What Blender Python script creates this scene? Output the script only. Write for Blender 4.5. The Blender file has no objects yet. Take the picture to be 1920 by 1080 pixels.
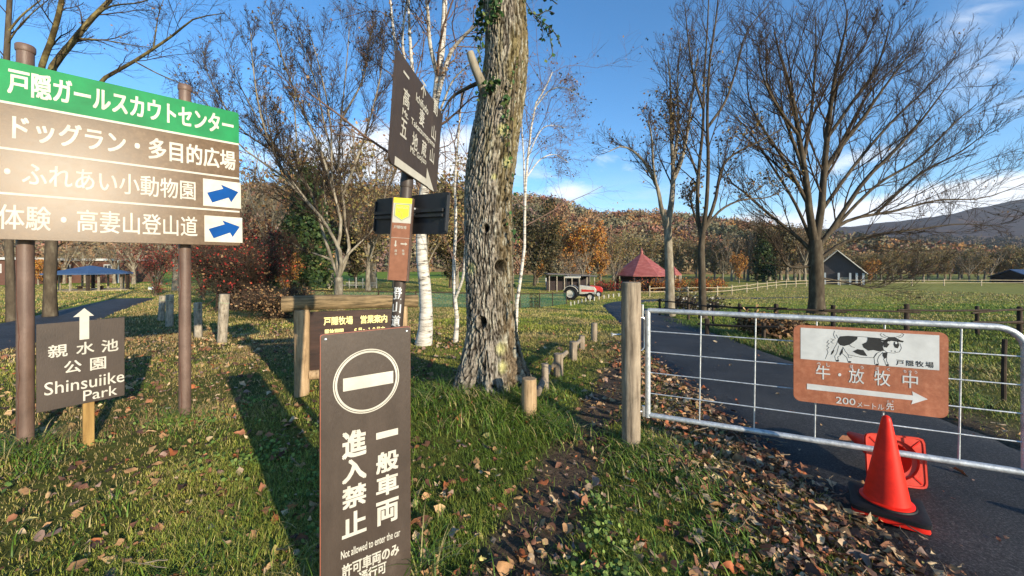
import bpy, math, random
import numpy as np
from mathutils import Vector, Matrix
from math import sin, cos, pi, radians as R

random.seed(7)
RS = np.random.RandomState(11)
S = bpy.context.scene
COL = S.collection

# ------------------------------------------------------------------ camera, sky, sun, exposure
EYE, FOC, HZ = 1.6, 722.0, 495.0            # eye height (m), focal length and horizon of the 1920 px photograph
cam_d = bpy.data.cameras.new('camera')
cam = bpy.data.objects.new('camera', cam_d); COL.objects.link(cam)
cam.location = (0, 0, EYE); cam.rotation_euler = (pi / 2, 0, 0)
cam_d.sensor_width = 36; cam_d.lens = FOC / 1920 * 36
cam_d.shift_y = (HZ - 540) / 1920
cam_d.clip_start = .05; cam_d.clip_end = 9000
S.camera = cam

SUN_AZ, SUN_EL = R(139.5), R(14.5)               # azimuth clockwise from +Y (the view), elevation
sun_dir = Vector((sin(SUN_AZ) * cos(SUN_EL), cos(SUN_AZ) * cos(SUN_EL), sin(SUN_EL)))
sd = bpy.data.lights.new('sun', 'SUN'); sd.energy = 3.8; sd.angle = R(.55); sd.color = (1, .88, .68)
so = bpy.data.objects.new('sun', sd); COL.objects.link(so)
so.rotation_euler = sun_dir.to_track_quat('Z', 'Y').to_euler(); so.location = sun_dir * 60
S.view_settings.view_transform = 'Standard'; S.view_settings.look = 'None'
S.view_settings.gamma = 1; S.view_settings.exposure = .98

W = bpy.data.worlds.new('World'); S.world = W; W.use_nodes = True
nt = W.node_tree; NW = nt.nodes; LW = nt.links; NW.clear()
class NB:
    """tiny expression helper for math nodes"""
    def __init__(s, tree): s.t = tree
    def m(s, op, a, b=None, c=None, clamp=False):
        n = s.t.nodes.new('ShaderNodeMath'); n.operation = op; n.use_clamp = clamp
        for i, v in enumerate((a, b, c)):
            if v is None: continue
            if isinstance(v, (int, float)): n.inputs[i].default_value = v
            else: s.t.links.new(v, n.inputs[i])
        return n.outputs[0]
nb = NB(nt)
tc = NW.new('ShaderNodeTexCoord'); sx = NW.new('ShaderNodeSeparateXYZ'); LW.new(tc.outputs['Generated'], sx.inputs[0])
sky = NW.new('ShaderNodeTexSky'); sky.sky_type = 'NISHITA'; sky.sun_disc = False
sky.sun_elevation = SUN_EL; sky.sun_rotation = SUN_AZ; sky.altitude = 1200; sky.air_density = 1.0; sky.dust_density = .3; sky.ozone_density = 2.5
yy = nb.m('MAXIMUM', sx.outputs[1], .02)
A_ = nb.m('DIVIDE', sx.outputs[0], yy); E_ = nb.m('DIVIDE', sx.outputs[2], yy)
def cloud_noise(scale, stretch, detail, dist=0.0, w=0):
    cb = NW.new('ShaderNodeCombineXYZ'); LW.new(nb.m('MULTIPLY', A_, 1.0), cb.inputs[0]); LW.new(nb.m('MULTIPLY', E_, stretch), cb.inputs[1]); cb.inputs[2].default_value = w
    n = NW.new('ShaderNodeTexNoise'); LW.new(cb.outputs[0], n.inputs['Vector']); n.inputs['Scale'].default_value = scale
    n.inputs['Detail'].default_value = detail; n.inputs['Roughness'].default_value = .62; n.inputs['Distortion'].default_value = dist
    return n.outputs[0]
n1 = cloud_noise(5.5, 2.2, 9, .4); n2 = cloud_noise(3.0, 4.2, 9, 1.0, 5)
def lobe(a0, e0, wa, we, k=0.0, amp=1.0):
    da = nb.m('SUBTRACT', A_, a0)
    de = nb.m('SUBTRACT', nb.m('SUBTRACT', E_, e0), nb.m('MULTIPLY', da, k))
    q = nb.m('ADD', nb.m('POWER', nb.m('ABSOLUTE', nb.m('DIVIDE', da, wa)), 2), nb.m('POWER', nb.m('ABSOLUTE', nb.m('DIVIDE', de, we)), 2))
    return nb.m('MULTIPLY', nb.m('POWER', 2.718, nb.m('MULTIPLY', q, -1)), amp)
thick = None
for L in [(1.15, .158, .50, .042, .15, 2.0), (.62, .10, .28, .03, .06, 1.0), (.14, .185, .07, .035, .1, .75), (.94, .285, .13, .022, .25, .95), (-.32, .27, .33, .09, 0, 1.0),
          (.03, .16, .12, .03, .15, .7), (-1.3, .22, .5, .08, 0, .8), (2.2, .2, .6, .1, 0, 1.1)]:
    l = lobe(*L); thick = l if thick is None else nb.m('MAXIMUM', thick, l)
thick = nb.m('MULTIPLY', nb.m('ADD', nb.m('MULTIPLY', thick, 1.25), nb.m('MULTIPLY', nb.m('SUBTRACT', n1, .62), 2.0)), 1.5, clamp=True)
thick = nb.m('MULTIPLY', thick, nb.m('MULTIPLY', nb.m('ADD', lobe(1.15, .155, .6, .09, .15, 1.8), nb.m('ADD', lobe(-.32, .27, .6, .2, 0, 1.2), nb.m('ADD', lobe(.5, .2, .8, .14, 0, .9), lobe(2.2, .2, .7, .2, 0, 1)))), 1.0, clamp=True))
wisp = None
for L in [(1.28, .52, .16, .07, .3, .62), (1.22, .66, .12, .05, .5, .5), (1.33, .42, .12, .03, .3, .35), (.32, .17, .2, .05, .1, .35)]:
    l = lobe(*L); wisp = l if wisp is None else nb.m('MAXIMUM', wisp, l)
wisp = nb.m('MULTIPLY', wisp, nb.m('MULTIPLY', nb.m('SUBTRACT', n2, .36), 3.0, clamp=True))
cover = nb.m('MULTIPLY', nb.m('MAXIMUM', thick, wisp), nb.m('GREATER_THAN', sx.outputs[1], .03))
hs = NW.new('ShaderNodeHueSaturation'); hs.inputs['Saturation'].default_value = 1.22; hs.inputs['Value'].default_value = .92; LW.new(sky.outputs[0], hs.inputs['Color'])
mx = NW.new('ShaderNodeMix'); mx.data_type = 'RGBA'; LW.new(cover, mx.inputs[0]); LW.new(hs.outputs[0], mx.inputs[6]); mx.inputs[7].default_value = (3.9, 4.1, 4.4, 1)
bg = NW.new('ShaderNodeBackground'); bg.inputs['Strength'].default_value = .15; LW.new(mx.outputs[2], bg.inputs[0])
ow = NW.new('ShaderNodeOutputWorld'); LW.new(bg.outputs[0], ow.inputs[0])

# ------------------------------------------------------------------ numeric noise and terrain
_G = np.random.RandomState(3).rand(256, 256)
def vn(x, y):
    xi = np.floor(x).astype(int); yi = np.floor(y).astype(int); fx = x - xi; fy = y - yi
    fx = fx * fx * (3 - 2 * fx); fy = fy * fy * (3 - 2 * fy)
    g = lambda i, j: _G[i % 256, j % 256]
    return (g(xi, yi) * (1 - fx) + g(xi + 1, yi) * fx) * (1 - fy) + (g(xi, yi + 1) * (1 - fx) + g(xi + 1, yi + 1) * fx) * fy
def fbm(x, y, o=4):
    s = 0; a = .5
    for i in range(o): s = s + a * vn(x * 2 ** i + 17.3 * i, y * 2 ** i + 9.1 * i); a *= .5
    return s
def sm(a, b, x): t = np.clip((x - a) / (b - a), 0, 1); return t * t * (3 - 2 * t)
ROAD = np.array([(3.0, -14), (3.05, -4), (3.3, 1.5), (3.38, 4.4), (3.62, 6.6), (4.05, 9.5), (4.85, 13.5), (5.85, 19), (7.4, 26), (10.4, 31.5), (15, 35.5), (22, 38.5), (34, 41)], float)
PATH = np.array([(-.25, 1.2), (.05, 2.0), (.2, 2.4), (.43, 3.0), (.85, 4.0), (1.2, 4.8), (1.6, 5.8), (2.1, 6.8), (2.5, 8)], float)
def crom(P, n):
    P = np.asarray(P, float); Q = np.vstack([2 * P[0] - P[1], P, 2 * P[-1] - P[-2]]); out = []
    u = np.linspace(0, len(P) - 1 - 1e-9, n)
    for t in u:
        i = int(t); f = t - i; a, b, c, d = Q[i:i + 4]
        out.append(.5 * ((2 * b) + (c - a) * f + (2 * a - 5 * b + 4 * c - d) * f * f + (3 * b - a - 3 * c + d) * f ** 3))
    return np.array(out)
ROADC = crom(ROAD, 160); PATHC = crom(PATH, 60)
def dist_line(x, y, C):
    x = np.asarray(x, float); y = np.asarray(y, float); d = np.full(x.shape, 1e9)
    for i in range(len(C) - 1):
        ax, ay = C[i]; bx, by = C[i + 1]; ux, uy = bx - ax, by - ay; l = ux * ux + uy * uy
        t = np.clip(((x - ax) * ux + (y - ay) * uy) / l, 0, 1)
        d = np.minimum(d, (x - ax - t * ux) ** 2 + (y - ay - t * uy) ** 2)
    return np.sqrt(d)
def zg(x, y):
    x = np.asarray(x, float); y = np.asarray(y, float)
    t = np.clip(y - 5, 0, None); t = np.where(t > 40, 40 + 6 * (1 - np.exp(-(t - 40) / 6)), t)
    s = .034 + .026 * sm(-14, 2, x)
    z = -s * t * t / (t + 3)
    near = np.clip(1 - y / 30, 0, 1)
    z = z + near * .07 * (fbm(x * .9 + 5, y * .9) - .47)
    z = z + .20 * np.exp(-((x + .45) / .95) ** 2 - ((y - 4.35) / .85) ** 2)
    z = z + .55 * sm(18, 40, x) * sm(20, 50, y) * (fbm(x * .05, y * .05) - .2)
    return z
def zf(x, y): return float(zg(np.array([x]), np.array([y]))[0])
def at(px, py, Y): return Vector(((px - 960) / FOC * Y, Y, EYE - (py - HZ) / FOC * Y))
def ground(px, py):
    """where the line of sight through a photograph pixel meets the terrain"""
    Y = np.linspace(1, 160, 12000); X = (px - 960) / FOC * Y; z = EYE - (py - HZ) / FOC * Y
    k = np.nonzero(z <= zg(X, Y))[0]
    k = k[0] if len(k) else len(Y) - 1
    return Vector((X[k], Y[k], float(zg(X[k:k + 1], Y[k:k + 1])[0])))

# ------------------------------------------------------------------ materials
def new_mat(name):
    m = bpy.data.materials.new(name); m.use_nodes = True
    n = m.node_tree.nodes; p = n['Principled BSDF']
    return m, n, m.node_tree.links, p
def pm(name, cols, scale=4.0, stretch=(1, 1, 1), detail=6, rough=.6, bump=0.0, bscale=None, metal=0.0, spec=.4, attr=None, rvar=0.0, noise_rough=.6, coat=0.0, blot=0.0, bls=1.2):
    """procedural material: noise-driven colour ramp (or a colour attribute times noise), roughness variation and bump"""
    m, n, l, p = new_mat(name)
    t = n.new('ShaderNodeTexCoord'); mp = n.new('ShaderNodeMapping'); mp.inputs['Scale'].default_value = stretch; l.new(t.outputs['Object'], mp.inputs[0])
    tx = n.new('ShaderNodeTexNoise'); tx.inputs['Scale'].default_value = scale; tx.inputs['Detail'].default_value = detail; tx.inputs['Roughness'].default_value = noise_rough
    l.new(mp.outputs[0], tx.inputs['Vector'])
    rp = n.new('ShaderNodeValToRGB'); e = rp.color_ramp.elements
    while len(e) < len(cols): e.new(.5)
    for i, (q, c) in enumerate(cols): e[i].position = q; e[i].color = (*c, 1)
    l.new(tx.outputs[0], rp.inputs[0])
    if attr:
        a = n.new('ShaderNodeAttribute'); a.attribute_name = attr
        x = n.new('ShaderNodeMix'); x.data_type = 'RGBA'; x.blend_type = 'MULTIPLY'; x.inputs[0].default_value = 1
        l.new(a.outputs['Color'], x.inputs[6]); l.new(rp.outputs[0], x.inputs[7]); l.new(x.outputs[2], p.inputs['Base Color'])
    else: l.new(rp.outputs[0], p.inputs['Base Color'])
    if blot:                                     # large soft stains and wear
        t3 = n.new('ShaderNodeTexNoise'); t3.inputs['Scale'].default_value = bls; t3.inputs['Detail'].default_value = 8; t3.inputs['Roughness'].default_value = .68; t3.inputs['Distortion'].default_value = .6; l.new(t.outputs['Object'], t3.inputs['Vector'])
        r3 = n.new('ShaderNodeMapRange'); r3.inputs['From Min'].default_value = .3; r3.inputs['From Max'].default_value = .7; r3.inputs['To Min'].default_value = 1 - blot; r3.inputs['To Max'].default_value = 1 + blot; l.new(t3.outputs[0], r3.inputs[0])
        v3 = n.new('ShaderNodeVectorMath'); v3.operation = 'SCALE'; l.new(p.inputs['Base Color'].links[0].from_socket, v3.inputs[0]); l.new(r3.outputs[0], v3.inputs['Scale']); l.new(v3.outputs[0], p.inputs['Base Color'])
    p.inputs['Roughness'].default_value = rough; p.inputs['Metallic'].default_value = metal; p.inputs['Specular IOR Level'].default_value = spec
    if coat: p.inputs['Coat Weight'].default_value = coat
    if rvar:
        r = n.new('ShaderNodeMapRange'); r.inputs['To Min'].default_value = rough - rvar; r.inputs['To Max'].default_value = rough + rvar; l.new(tx.outputs[0], r.inputs[0]); l.new(r.outputs[0], p.inputs['Roughness'])
    if bump:
        b = n.new('ShaderNodeBump'); b.inputs['Strength'].default_value = bump; b.inputs['Distance'].default_value = .01
        t2 = n.new('ShaderNodeTexNoise'); t2.inputs['Scale'].default_value = bscale or scale * 3; t2.inputs['Detail'].default_value = 5; l.new(mp.outputs[0], t2.inputs['Vector'])
        l.new(t2.outputs[0], b.inputs['Height']); l.new(b.outputs[0], p.inputs['Normal'])
    return m
ONE = [(.25, (.72, .72, .72)), (.75, (1.15, 1.15, 1.15))]
M = {}
M['brown_paint'] = pm('brown_paint', [(.22, (.032, .022, .016)), (.42, (.045, .031, .023)), (.62, (.056, .039, .029)), (.78, (.088, .064, .049))], 5, (1, 1, .35), rough=.5, bump=.12, bscale=120, spec=.4, rvar=.12, detail=11, noise_rough=.7, blot=0.22, bls=3)
M['brown_edge'] = pm('brown_edge', [(.3, (.20, .065, .04)), (.7, (.30, .10, .06))], 9, rough=.5)
M['board_brown'] = pm('board_brown', [(.22, (.078, .046, .023)), (.5, (.110, .066, .034)), (.8, (.150, .094, .050))], 22, rough=.27, bump=.04, bscale=200, spec=.10, rvar=.03, detail=9, blot=0.18, bls=2.5)
M['board_green'] = pm('board_green', [(.25, (.004, .15, .045)), (.75, (.006, .22, .068))], 5, rough=.45, bump=.08, bscale=180, spec=.10, blot=0.15, bls=2.5)
M['cream'] = pm('cream', [(.25, (.40, .37, .30)), (.7, (.52, .49, .42))], 8, rough=.55, bump=.05, bscale=100, blot=0.1, bls=5)
M['white_paint'] = pm('white_paint', [(.3, (.50, .50, .48)), (.7, (.60, .60, .58))], 7, rough=.5, blot=0.12, bls=6)
M['blue_paint'] = pm('blue_paint', [(.3, (.002, .050, .20)), (.7, (.003, .066, .26))], 6, spec=.06, rough=.6)
M['post_brown'] = pm('post_brown', [(.25, (.085, .050, .036)), (.55, (.135, .085, .064)), (.8, (.17, .11, .085))], 3.2, (3, 3, .7), rough=.5, bump=.12, bscale=60, spec=.4, blot=0.25, bls=4)
M['rust'] = pm('rust', [(.3, (.06, .018, .010)), (.7, (.11, .035, .018))], 40, rough=.8)
M['dark_paint'] = pm('dark_paint', [(.3, (.012, .013, .015)), (.7, (.022, .023, .026))], 8, rough=.55, bump=.06)
M['pole_dark'] = pm('pole_dark', [(.3, (.040, .028, .022)), (.7, (.065, .046, .036))], 6, rough=.5, bump=.1)
M['galv'] = pm('galv', [(.3, (.36, .38, .39)), (.5, (.50, .52, .53)), (.72, (.62, .63, .63))], 34, rough=.5, metal=.55, bump=.12, bscale=90, rvar=.1, blot=0.3, bls=7)
M['steel'] = pm('steel', [(.3, (.5, .5, .5)), (.7, (.66, .66, .66))], 30, rough=.35, metal=.85)
M['sign_red'] = pm('sign_red', [(.28, (.25, .075, .035)), (.5, (.34, .115, .055)), (.66, (.40, .16, .085)), (.8, (.50, .26, .17))], 26, rough=.6, bump=.1, detail=10, noise_rough=.75, blot=0.22, bls=5)
M['plate_brown'] = pm('plate_brown', [(.3, (.21, .085, .045)), (.7, (.29, .125, .07))], 30, rough=.55, bump=.05)
M['yellow'] = pm('yellow', [(.3, (.72, .60, .03)), (.7, (.82, .70, .05))], 8, rough=.5)
M['shield_line'] = pm('shield_line', [(.3, (.30, .34, .20)), (.7, (.36, .40, .24))], 8, rough=.5)
M['orange_mark'] = pm('orange_mark', [(.3, (.75, .36, .05)), (.7, (.8, .42, .08))], 8, rough=.5)
M['ink'] = pm('ink', [(.3, (.010, .010, .011)), (.7, (.02, .02, .02))], 20, rough=.6)
M['gold'] = pm('gold', [(.3, (.78, .68, .25)), (.7, (.86, .76, .33))], 20, rough=.55)
M['wood_grey'] = pm('wood_grey', [(.28, (.07, .052, .036)), (.43, (.20, .155, .11)), (.56, (.29, .23, .165)), (.8, (.38, .315, .235))], 5, (6, 6, .5), rough=.8, bump=.5, bscale=9, detail=10, spec=.2, blot=0.35, bls=3)
M['wood_tan'] = pm('wood_tan', [(.28, (.13, .085, .045)), (.46, (.33, .22, .12)), (.7, (.44, .31, .18))], 5, (7, 7, .6), rough=.8, bump=.4, bscale=9, detail=9, spec=.2, blot=0.35, bls=3)
M['wood_beam'] = pm('wood_beam', [(.30, (.035, .028, .014)), (.46, (.15, .105, .055)), (.62, (.26, .18, .095)), (.8, (.38, .27, .15))], 5, (.7, 8, 8), rough=.85, bump=.5, bscale=9, detail=9, spec=.2, blot=0.35, bls=2.5)
M['wood_dark'] = pm('wood_dark', [(.25, (.022, .015, .010)), (.6, (.06, .042, .03)), (.85, (.11, .08, .055))], 6, (3, 3, 1), rough=.85, bump=.3, spec=.2)
M['stake'] = pm('stake', [(.3, (.20, .11, .03)), (.7, (.36, .22, .07))], 6, (6, 6, .6), rough=.8, bump=.3)
M['wood_pale'] = pm('wood_pale', [(.3, (.10, .08, .055)), (.5, (.31, .26, .195)), (.8, (.44, .385, .30))], 8, (3, 3, .8), rough=.8, bump=.4, spec=.2, blot=0.4, bls=4)
M['fence_tan'] = pm('fence_tan', [(.3, (.30, .23, .14)), (.7, (.52, .43, .29))], 3, rough=.8)
M['panel_dark'] = pm('panel_dark', [(.3, (.018, .008, .005)), (.7, (.05, .022, .014))], 3, (1, 1, 5), rough=.45, bump=.15, blot=0.3, bls=3)
M['cone_red'] = pm('cone_red', [(.24, (.40, .012, .006)), (.40, (.66, .016, .006)), (.62, (.76, .020, .007)), (.82, (.74, .05, .022))], 9, spec=.25, rough=.48, rvar=.1, detail=12, noise_rough=.7, bump=.03, bscale=60, blot=0.22, bls=6)
M['cone_in'] = pm('cone_in', [(.3, (.52, .035, .018)), (.7, (.66, .06, .035))], 12, rough=.45)
M['rubber'] = pm('rubber', [(.3, (.005, .005, .006)), (.7, (.011, .011, .012))], 25, spec=.25, rough=.6, bump=.1, blot=0.4, bls=9)
M['asphalt'] = pm('asphalt', [(.36, (.013, .012, .012)), (.47, (.031, .030, .030)), (.55, (.058, .056, .054)), (.66, (.17, .16, .145))], 75, rough=.66, bump=.55, bscale=330, detail=13, spec=.22, noise_rough=.78, rvar=.12, blot=0.38, bls=1.1)
M['attr'] = pm('leaf_colours', ONE, 40, rough=.65, attr='Col', spec=.25)
M['grass'] = pm('grass_blades', ONE, 3, rough=.55, attr='Col', spec=.3)
M['far'] = pm('far_foliage', ONE, .6, rough=.9, attr='Col', spec=.05)
M['bark_dark'] = pm('bark_dark', [(.25, (.035, .027, .019)), (.55, (.085, .066, .046)), (.8, (.17, .145, .10))], 7, (1, 1, .35), rough=.9, bump=.7, bscale=14, spec=.1)
M['bark_mossy'] = pm('bark_mossy', [(.25, (.03, .022, .012)), (.48, (.085, .065, .032)), (.62, (.20, .16, .065)), (.82, (.36, .30, .16))], 5, (1, 1, .7), rough=.9, bump=.7, bscale=12, spec=.1, detail=10)
M['bark_grey'] = pm('bark_grey', [(.25, (.09, .072, .05)), (.5, (.22, .185, .135)), (.8, (.40, .36, .28))], 6, (1, 1, .4), rough=.9, bump=.5, bscale=12, spec=.1)
M['twig'] = pm('twig', [(.3, (.036, .025, .018)), (.7, (.080, .058, .042))], 3, rough=.9, spec=.08)
M['twig_pale'] = pm('twig_pale', [(.3, (.13, .098, .066)), (.7, (.27, .215, .15))], 3, rough=.9, spec=.08)
M['twig_rose'] = pm('twig_rose', [(.3, (.12, .072, .055)), (.7, (.22, .145, .11))], 3, rough=.9, spec=.08)

# ------------------------------------------------------------------ mesh helpers
def link(o, parent=None):
    COL.objects.link(o)
    if parent is not None: o.parent = parent
    return o
def tag(o, label=None, cat=None, group=None, kind=None):
    if label: o['label'] = label
    if cat: o['category'] = cat
    if group: o['group'] = group
    if kind: o['kind'] = kind
    return o
def thing(name, label, cat, loc=(0, 0, 0), rotz=0, group=None, rot=None):
    o = bpy.data.objects.new(name, None); o.empty_display_size = .1; link(o)
    o.location = loc; o.rotation_euler = rot if rot else (0, 0, rotz)
    return tag(o, label, cat, group)
def fast(name, V, F, mat, parent=None, smooth=False, col=None):
    """mesh object from arrays (F: list of arrays of tris / quads)"""
    me = bpy.data.meshes.new(name); V = np.asarray(V, np.float32).reshape(-1, 3)
    F = [np.asarray(f, np.int32) for f in (F if isinstance(F, list) else [F]) if len(f)]
    me.vertices.add(len(V)); me.vertices.foreach_set('co', V.ravel())
    nl = sum(f.size for f in F); npoly = sum(len(f) for f in F)
    me.loops.add(nl); me.loops.foreach_set('vertex_index', np.concatenate([f.ravel() for f in F]))
    tot = np.concatenate([np.full(len(f), f.shape[1], np.int32) for f in F]); st = np.concatenate([[0], np.cumsum(tot)[:-1]]).astype(np.int32)
    me.polygons.add(npoly); me.polygons.foreach_set('loop_start', st); me.polygons.foreach_set('loop_total', tot)
    if smooth: me.polygons.foreach_set('use_smooth', np.ones(npoly, bool))
    if col is not None:
        a = me.color_attributes.new('Col', 'FLOAT_COLOR', 'POINT'); c = np.ones((len(V), 4), np.float32); c[:, :3] = col
        a.data.foreach_set('color', c.ravel())
    me.update(calc_edges=True); me.validate()
    me.materials.append(mat)
    return link(bpy.data.objects.new(name, me), parent)
class MB:
    def __init__(s): s.v = []; s.f = []
    def add(s, V, F):
        k = len(s.v); s.v += [tuple(v) for v in V]; s.f += [tuple(i + k for i in f) for f in F]; return s
    def box(s, x0, x1, y0, y1, z0, z1, mat=None):
        V = [Vector((x, y, z)) for z in (z0, z1) for y in (y0, y1) for x in (x0, x1)]
        if mat: V = [mat @ v for v in V]
        return s.add(V, [(0, 2, 3, 1), (4, 5, 7, 6), (0, 1, 5, 4), (2, 6, 7, 3), (0, 4, 6, 2), (1, 3, 7, 5)])
    def prism(s, pts, y0, y1):
        """polygon in the x-z plane, given anticlockwise seen from -y, from y0 (front) to y1 (back)"""
        n = len(pts); V = [(x, y0, z) for x, z in pts] + [(x, y1, z) for x, z in pts]
        return s.add(V, [tuple(range(n)), tuple(range(2 * n - 1, n - 1, -1))] + [(i, i + n, (i + 1) % n + n, (i + 1) % n) for i in range(n)])
    def flat(s, pts, y): return s.add([(x, y, z) for x, z in pts], [tuple(range(len(pts)))])
    def tube(s, P, r, m=10, cap=True):
        P = [Vector(p) for p in P]; n = len(P); rr = r if isinstance(r, (list, tuple)) else [r] * n; k = len(s.v); V = []
        t = (P[1] - P[0]).normalized(); ref = Vector((0, 0, 1)) if abs(t.z) < .9 else Vector((1, 0, 0)); u = t.cross(ref).normalized()
        for i in range(n):
            t = (P[min(i + 1, n - 1)] - P[max(i - 1, 0)]).normalized(); u = (u - t * u.dot(t)).normalized(); w = t.cross(u)
            V += [P[i] + (u * cos(2 * pi * j / m) + w * sin(2 * pi * j / m)) * rr[i] for j in range(m)]
        F = [(i * m + j, i * m + (j + 1) % m, (i + 1) * m + (j + 1) % m, (i + 1) * m + j) for i in range(n - 1) for j in range(m)]
        if cap: F += [tuple(range(m - 1, -1, -1)), tuple(range((n - 1) * m, n * m))]
        return s.add(V, F)
    def lathe(s, prof, m=24, mat=None, cap=True):
        V = [Vector((r * cos(2 * pi * j / m), r * sin(2 * pi * j / m), z)) for r, z in prof for j in range(m)]
        if mat: V = [mat @ v for v in V]
        n = len(prof); F = [(i * m + j, i * m + (j + 1) % m, (i + 1) * m + (j + 1) % m, (i + 1) * m + j) for i in range(n - 1) for j in range(m)]
        if cap: F += [tuple(range(m - 1, -1, -1)), tuple(range((n - 1) * m, n * m))]
        return s.add(V, F)
    def build(s, name, mat, parent=None, smooth=False, bevel=0):
        me = bpy.data.meshes.new(name); me.from_pydata(s.v, [], s.f); me.update()
        if smooth:
            me.polygons.foreach_set('use_smooth', [True] * len(me.polygons))
            try: me.set_sharp_from_angle(angle=R(42))
            except Exception: pass
        me.materials.append(mat); o = link(bpy.data.objects.new(name, me), parent)
        if bevel:
            b = o.modifiers.new('bevel', 'BEVEL'); b.width = bevel; b.segments = 2; b.limit_method = 'ANGLE'
        return o
def rrect(x0, x1, z0, z1, r, n=6):
    out = []
    for cx, cz, a in ((x1 - r, z0 + r, -90), (x1 - r, z1 - r, 0), (x0 + r, z1 - r, 90), (x0 + r, z0 + r, 180)):
        out += [(cx + r * cos(R(a + 90 * i / n)), cz + r * sin(R(a + 90 * i / n))) for i in range(n + 1)]
    return out
def stump(mb, x, y, z0, z1, r, m=16, jit=.04, seed=0):
    rr = random.Random(seed); n = 7; jj = [1 + rr.uniform(-jit, jit) for _ in range(m)]; V = []
    for i in range(n):
        t = i / (n - 1); k = 1 + .03 * sin(t * 5 + seed)
        V += [(x + r * k * jj[j] * cos(2 * pi * j / m), y + r * k * jj[j] * sin(2 * pi * j / m), z0 + (z1 - z0) * t) for j in range(m)]
    V += [(x + .9 * r * jj[j] * cos(2 * pi * j / m), y + .9 * r * jj[j] * sin(2 * pi * j / m), z1 + .006) for j in range(m)]
    F = [(i * m + j, i * m + (j + 1) % m, (i + 1) * m + (j + 1) % m, (i + 1) * m + j) for i in range(n) for j in range(m)] + [tuple(range(n * m, n * m + m))]
    return mb.add(V, F)
_tcache = {}
def glyphs(body, spacing=1.0):
    key = (body, spacing)
    if key not in _tcache:
        c = bpy.data.curves.new('lettering', 'FONT'); c.body = body; c.space_character = spacing; c.resolution_u = 3
        o = bpy.data.objects.new('lettering', c); COL.objects.link(o); bpy.context.view_layer.update()
        me = bpy.data.meshes.new_from_object(o.evaluated_get(bpy.context.evaluated_depsgraph_get()))
        V = np.array([v.co[:2] for v in me.vertices]); F = [tuple(p.vertices) for p in me.polygons]
        bpy.data.objects.remove(o); bpy.data.curves.remove(c); bpy.data.meshes.remove(me)
        _tcache[key] = (V, F)
    return _tcache[key]
def text(mb, body, u0, u1, v0, v1, y, bold=.012, spacing=1.0, slant=0.0, bend=None):
    """lettering fitted into the box u0..u1, v0..v1 of a sign's face; a bold stroke is the glyph laid down a few times, slightly shifted"""
    V, F = glyphs(body, spacing); a = V.min(0); b = V.max(0); q = (V - a) / np.maximum(b - a, 1e-6)
    em = min(b[1] - a[1], 1.0) or 1.0; hh = (v1 - v0); bs = .62 * bold * hh / em if b[1] - a[1] > .3 else 0
    sh = [(0, 0)] if bs <= 0 else [(-bs, -bs), (bs, -bs), (-bs, bs), (bs, bs), (0, 0)]
    for k, (du, dv) in enumerate(sh):
        out = []
        for p in q:
            u = u0 + bs + (u1 - u0 - 2 * bs) * p[0] + du; v = v0 + bs + (v1 - v0 - 2 * bs) * p[1] + dv + slant * (p[0] - .5)
            if bend: out.append(((bend + .0001 * k) * sin(u / bend), -(bend + .0001 * k) * cos(u / bend) + y, v))
            else: out.append((u, y - .00012 * k, v))
        mb.add(out, F)
    return mb
class Plane:
    """a sign's face: local x along it, y away from the viewer, z up; uv() measures photograph pixels on it"""
    def __init__(s, M4, y0=0.0): s.I = M4.inverted(); s.y0 = y0
    def uv(s, px, py):
        o = s.I @ Vector((0, 0, EYE)); d = s.I.to_3x3() @ Vector(((px - 960) / FOC, 1, (HZ - py) / FOC))
        t = (s.y0 - o.y) / d.y; q = o + d * t
        return q.x, q.z
def copy_tree(o, parent=None):
    c = o.copy(); COL.objects.link(c)
    if parent is not None: c.parent = parent
    for ch in list(o.children): copy_tree(ch, c)
    return c

# ------------------------------------------------------------------ ground, road, path
LP = np.array([tuple(ground(px, py))[:2] for px, py in ((-160, 668), (0, 628), (90, 603), (180, 578), (250, 560))])
LPC = crom(LP, 60)
def strips(x, y):
    return np.minimum(dist_line(x, y, ROADC) - 1.12, dist_line(x, y, LPC) - 1.05)
ys = np.concatenate([np.arange(-60, -4, 3), np.arange(-4, .6, .3), np.arange(.6, 9, .07), np.arange(9, 26, .3), np.arange(26, 90, 1.2), np.array([95, 110, 140, 200, 400, 900, 2500, 5000])])
xs = np.concatenate([-np.array([5000, 2000, 800, 400, 250, 160, 120]), np.arange(-95, -30, 3), np.arange(-30, -7, .4), np.arange(-7, 5.2, .07), np.arange(5.2, 30, .4), np.arange(30, 95, 3), np.array([120, 160, 250, 400, 800, 2000, 5000])])
GX, GY = np.meshgrid(xs, ys); gx, gy = GX.ravel(), GY.ravel()
gz = zg(gx, gy); near = np.abs(gx) < 60
ds = np.full(gx.shape, 9.0); ds[near] = strips(gx[near], gy[near])
gz = gz - .06 * sm(.06, -.06, ds)
rs = np.where(near & (gy < 9), (vn(gx * 14, gy * 14) - .5) * .02, 0); gz = gz + rs
dp = np.full(gx.shape, 9.0); k = near & (gy < 14); dp[k] = dist_line(gx[k], gy[k], PATHC)
dirt = sm(.34, .10, dp + .22 * (fbm(gx * 3, gy * 3) - .5))
roadside = sm(.95, .0, np.where(gx < dist_line(gx, gy, ROADC) * 0 + 60, ds, 9) + .5 * (fbm(gx * 2.3, gy * 2.3) - .5)) * sm(7.5, 5, gy)
dry = sm(16, 45, gy) * sm(-6, 6, gx) * .55 + .5 * fbm(gx * .25, gy * .25)
mask = np.stack([np.clip(np.maximum(dirt, roadside * .95), 0, 1), np.clip(sm(8, 22, gy), 0, 1), np.clip(dry, 0, 1)], 1)
ny, nx = GX.shape; idx = np.arange(ny * nx).reshape(ny, nx)
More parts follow.
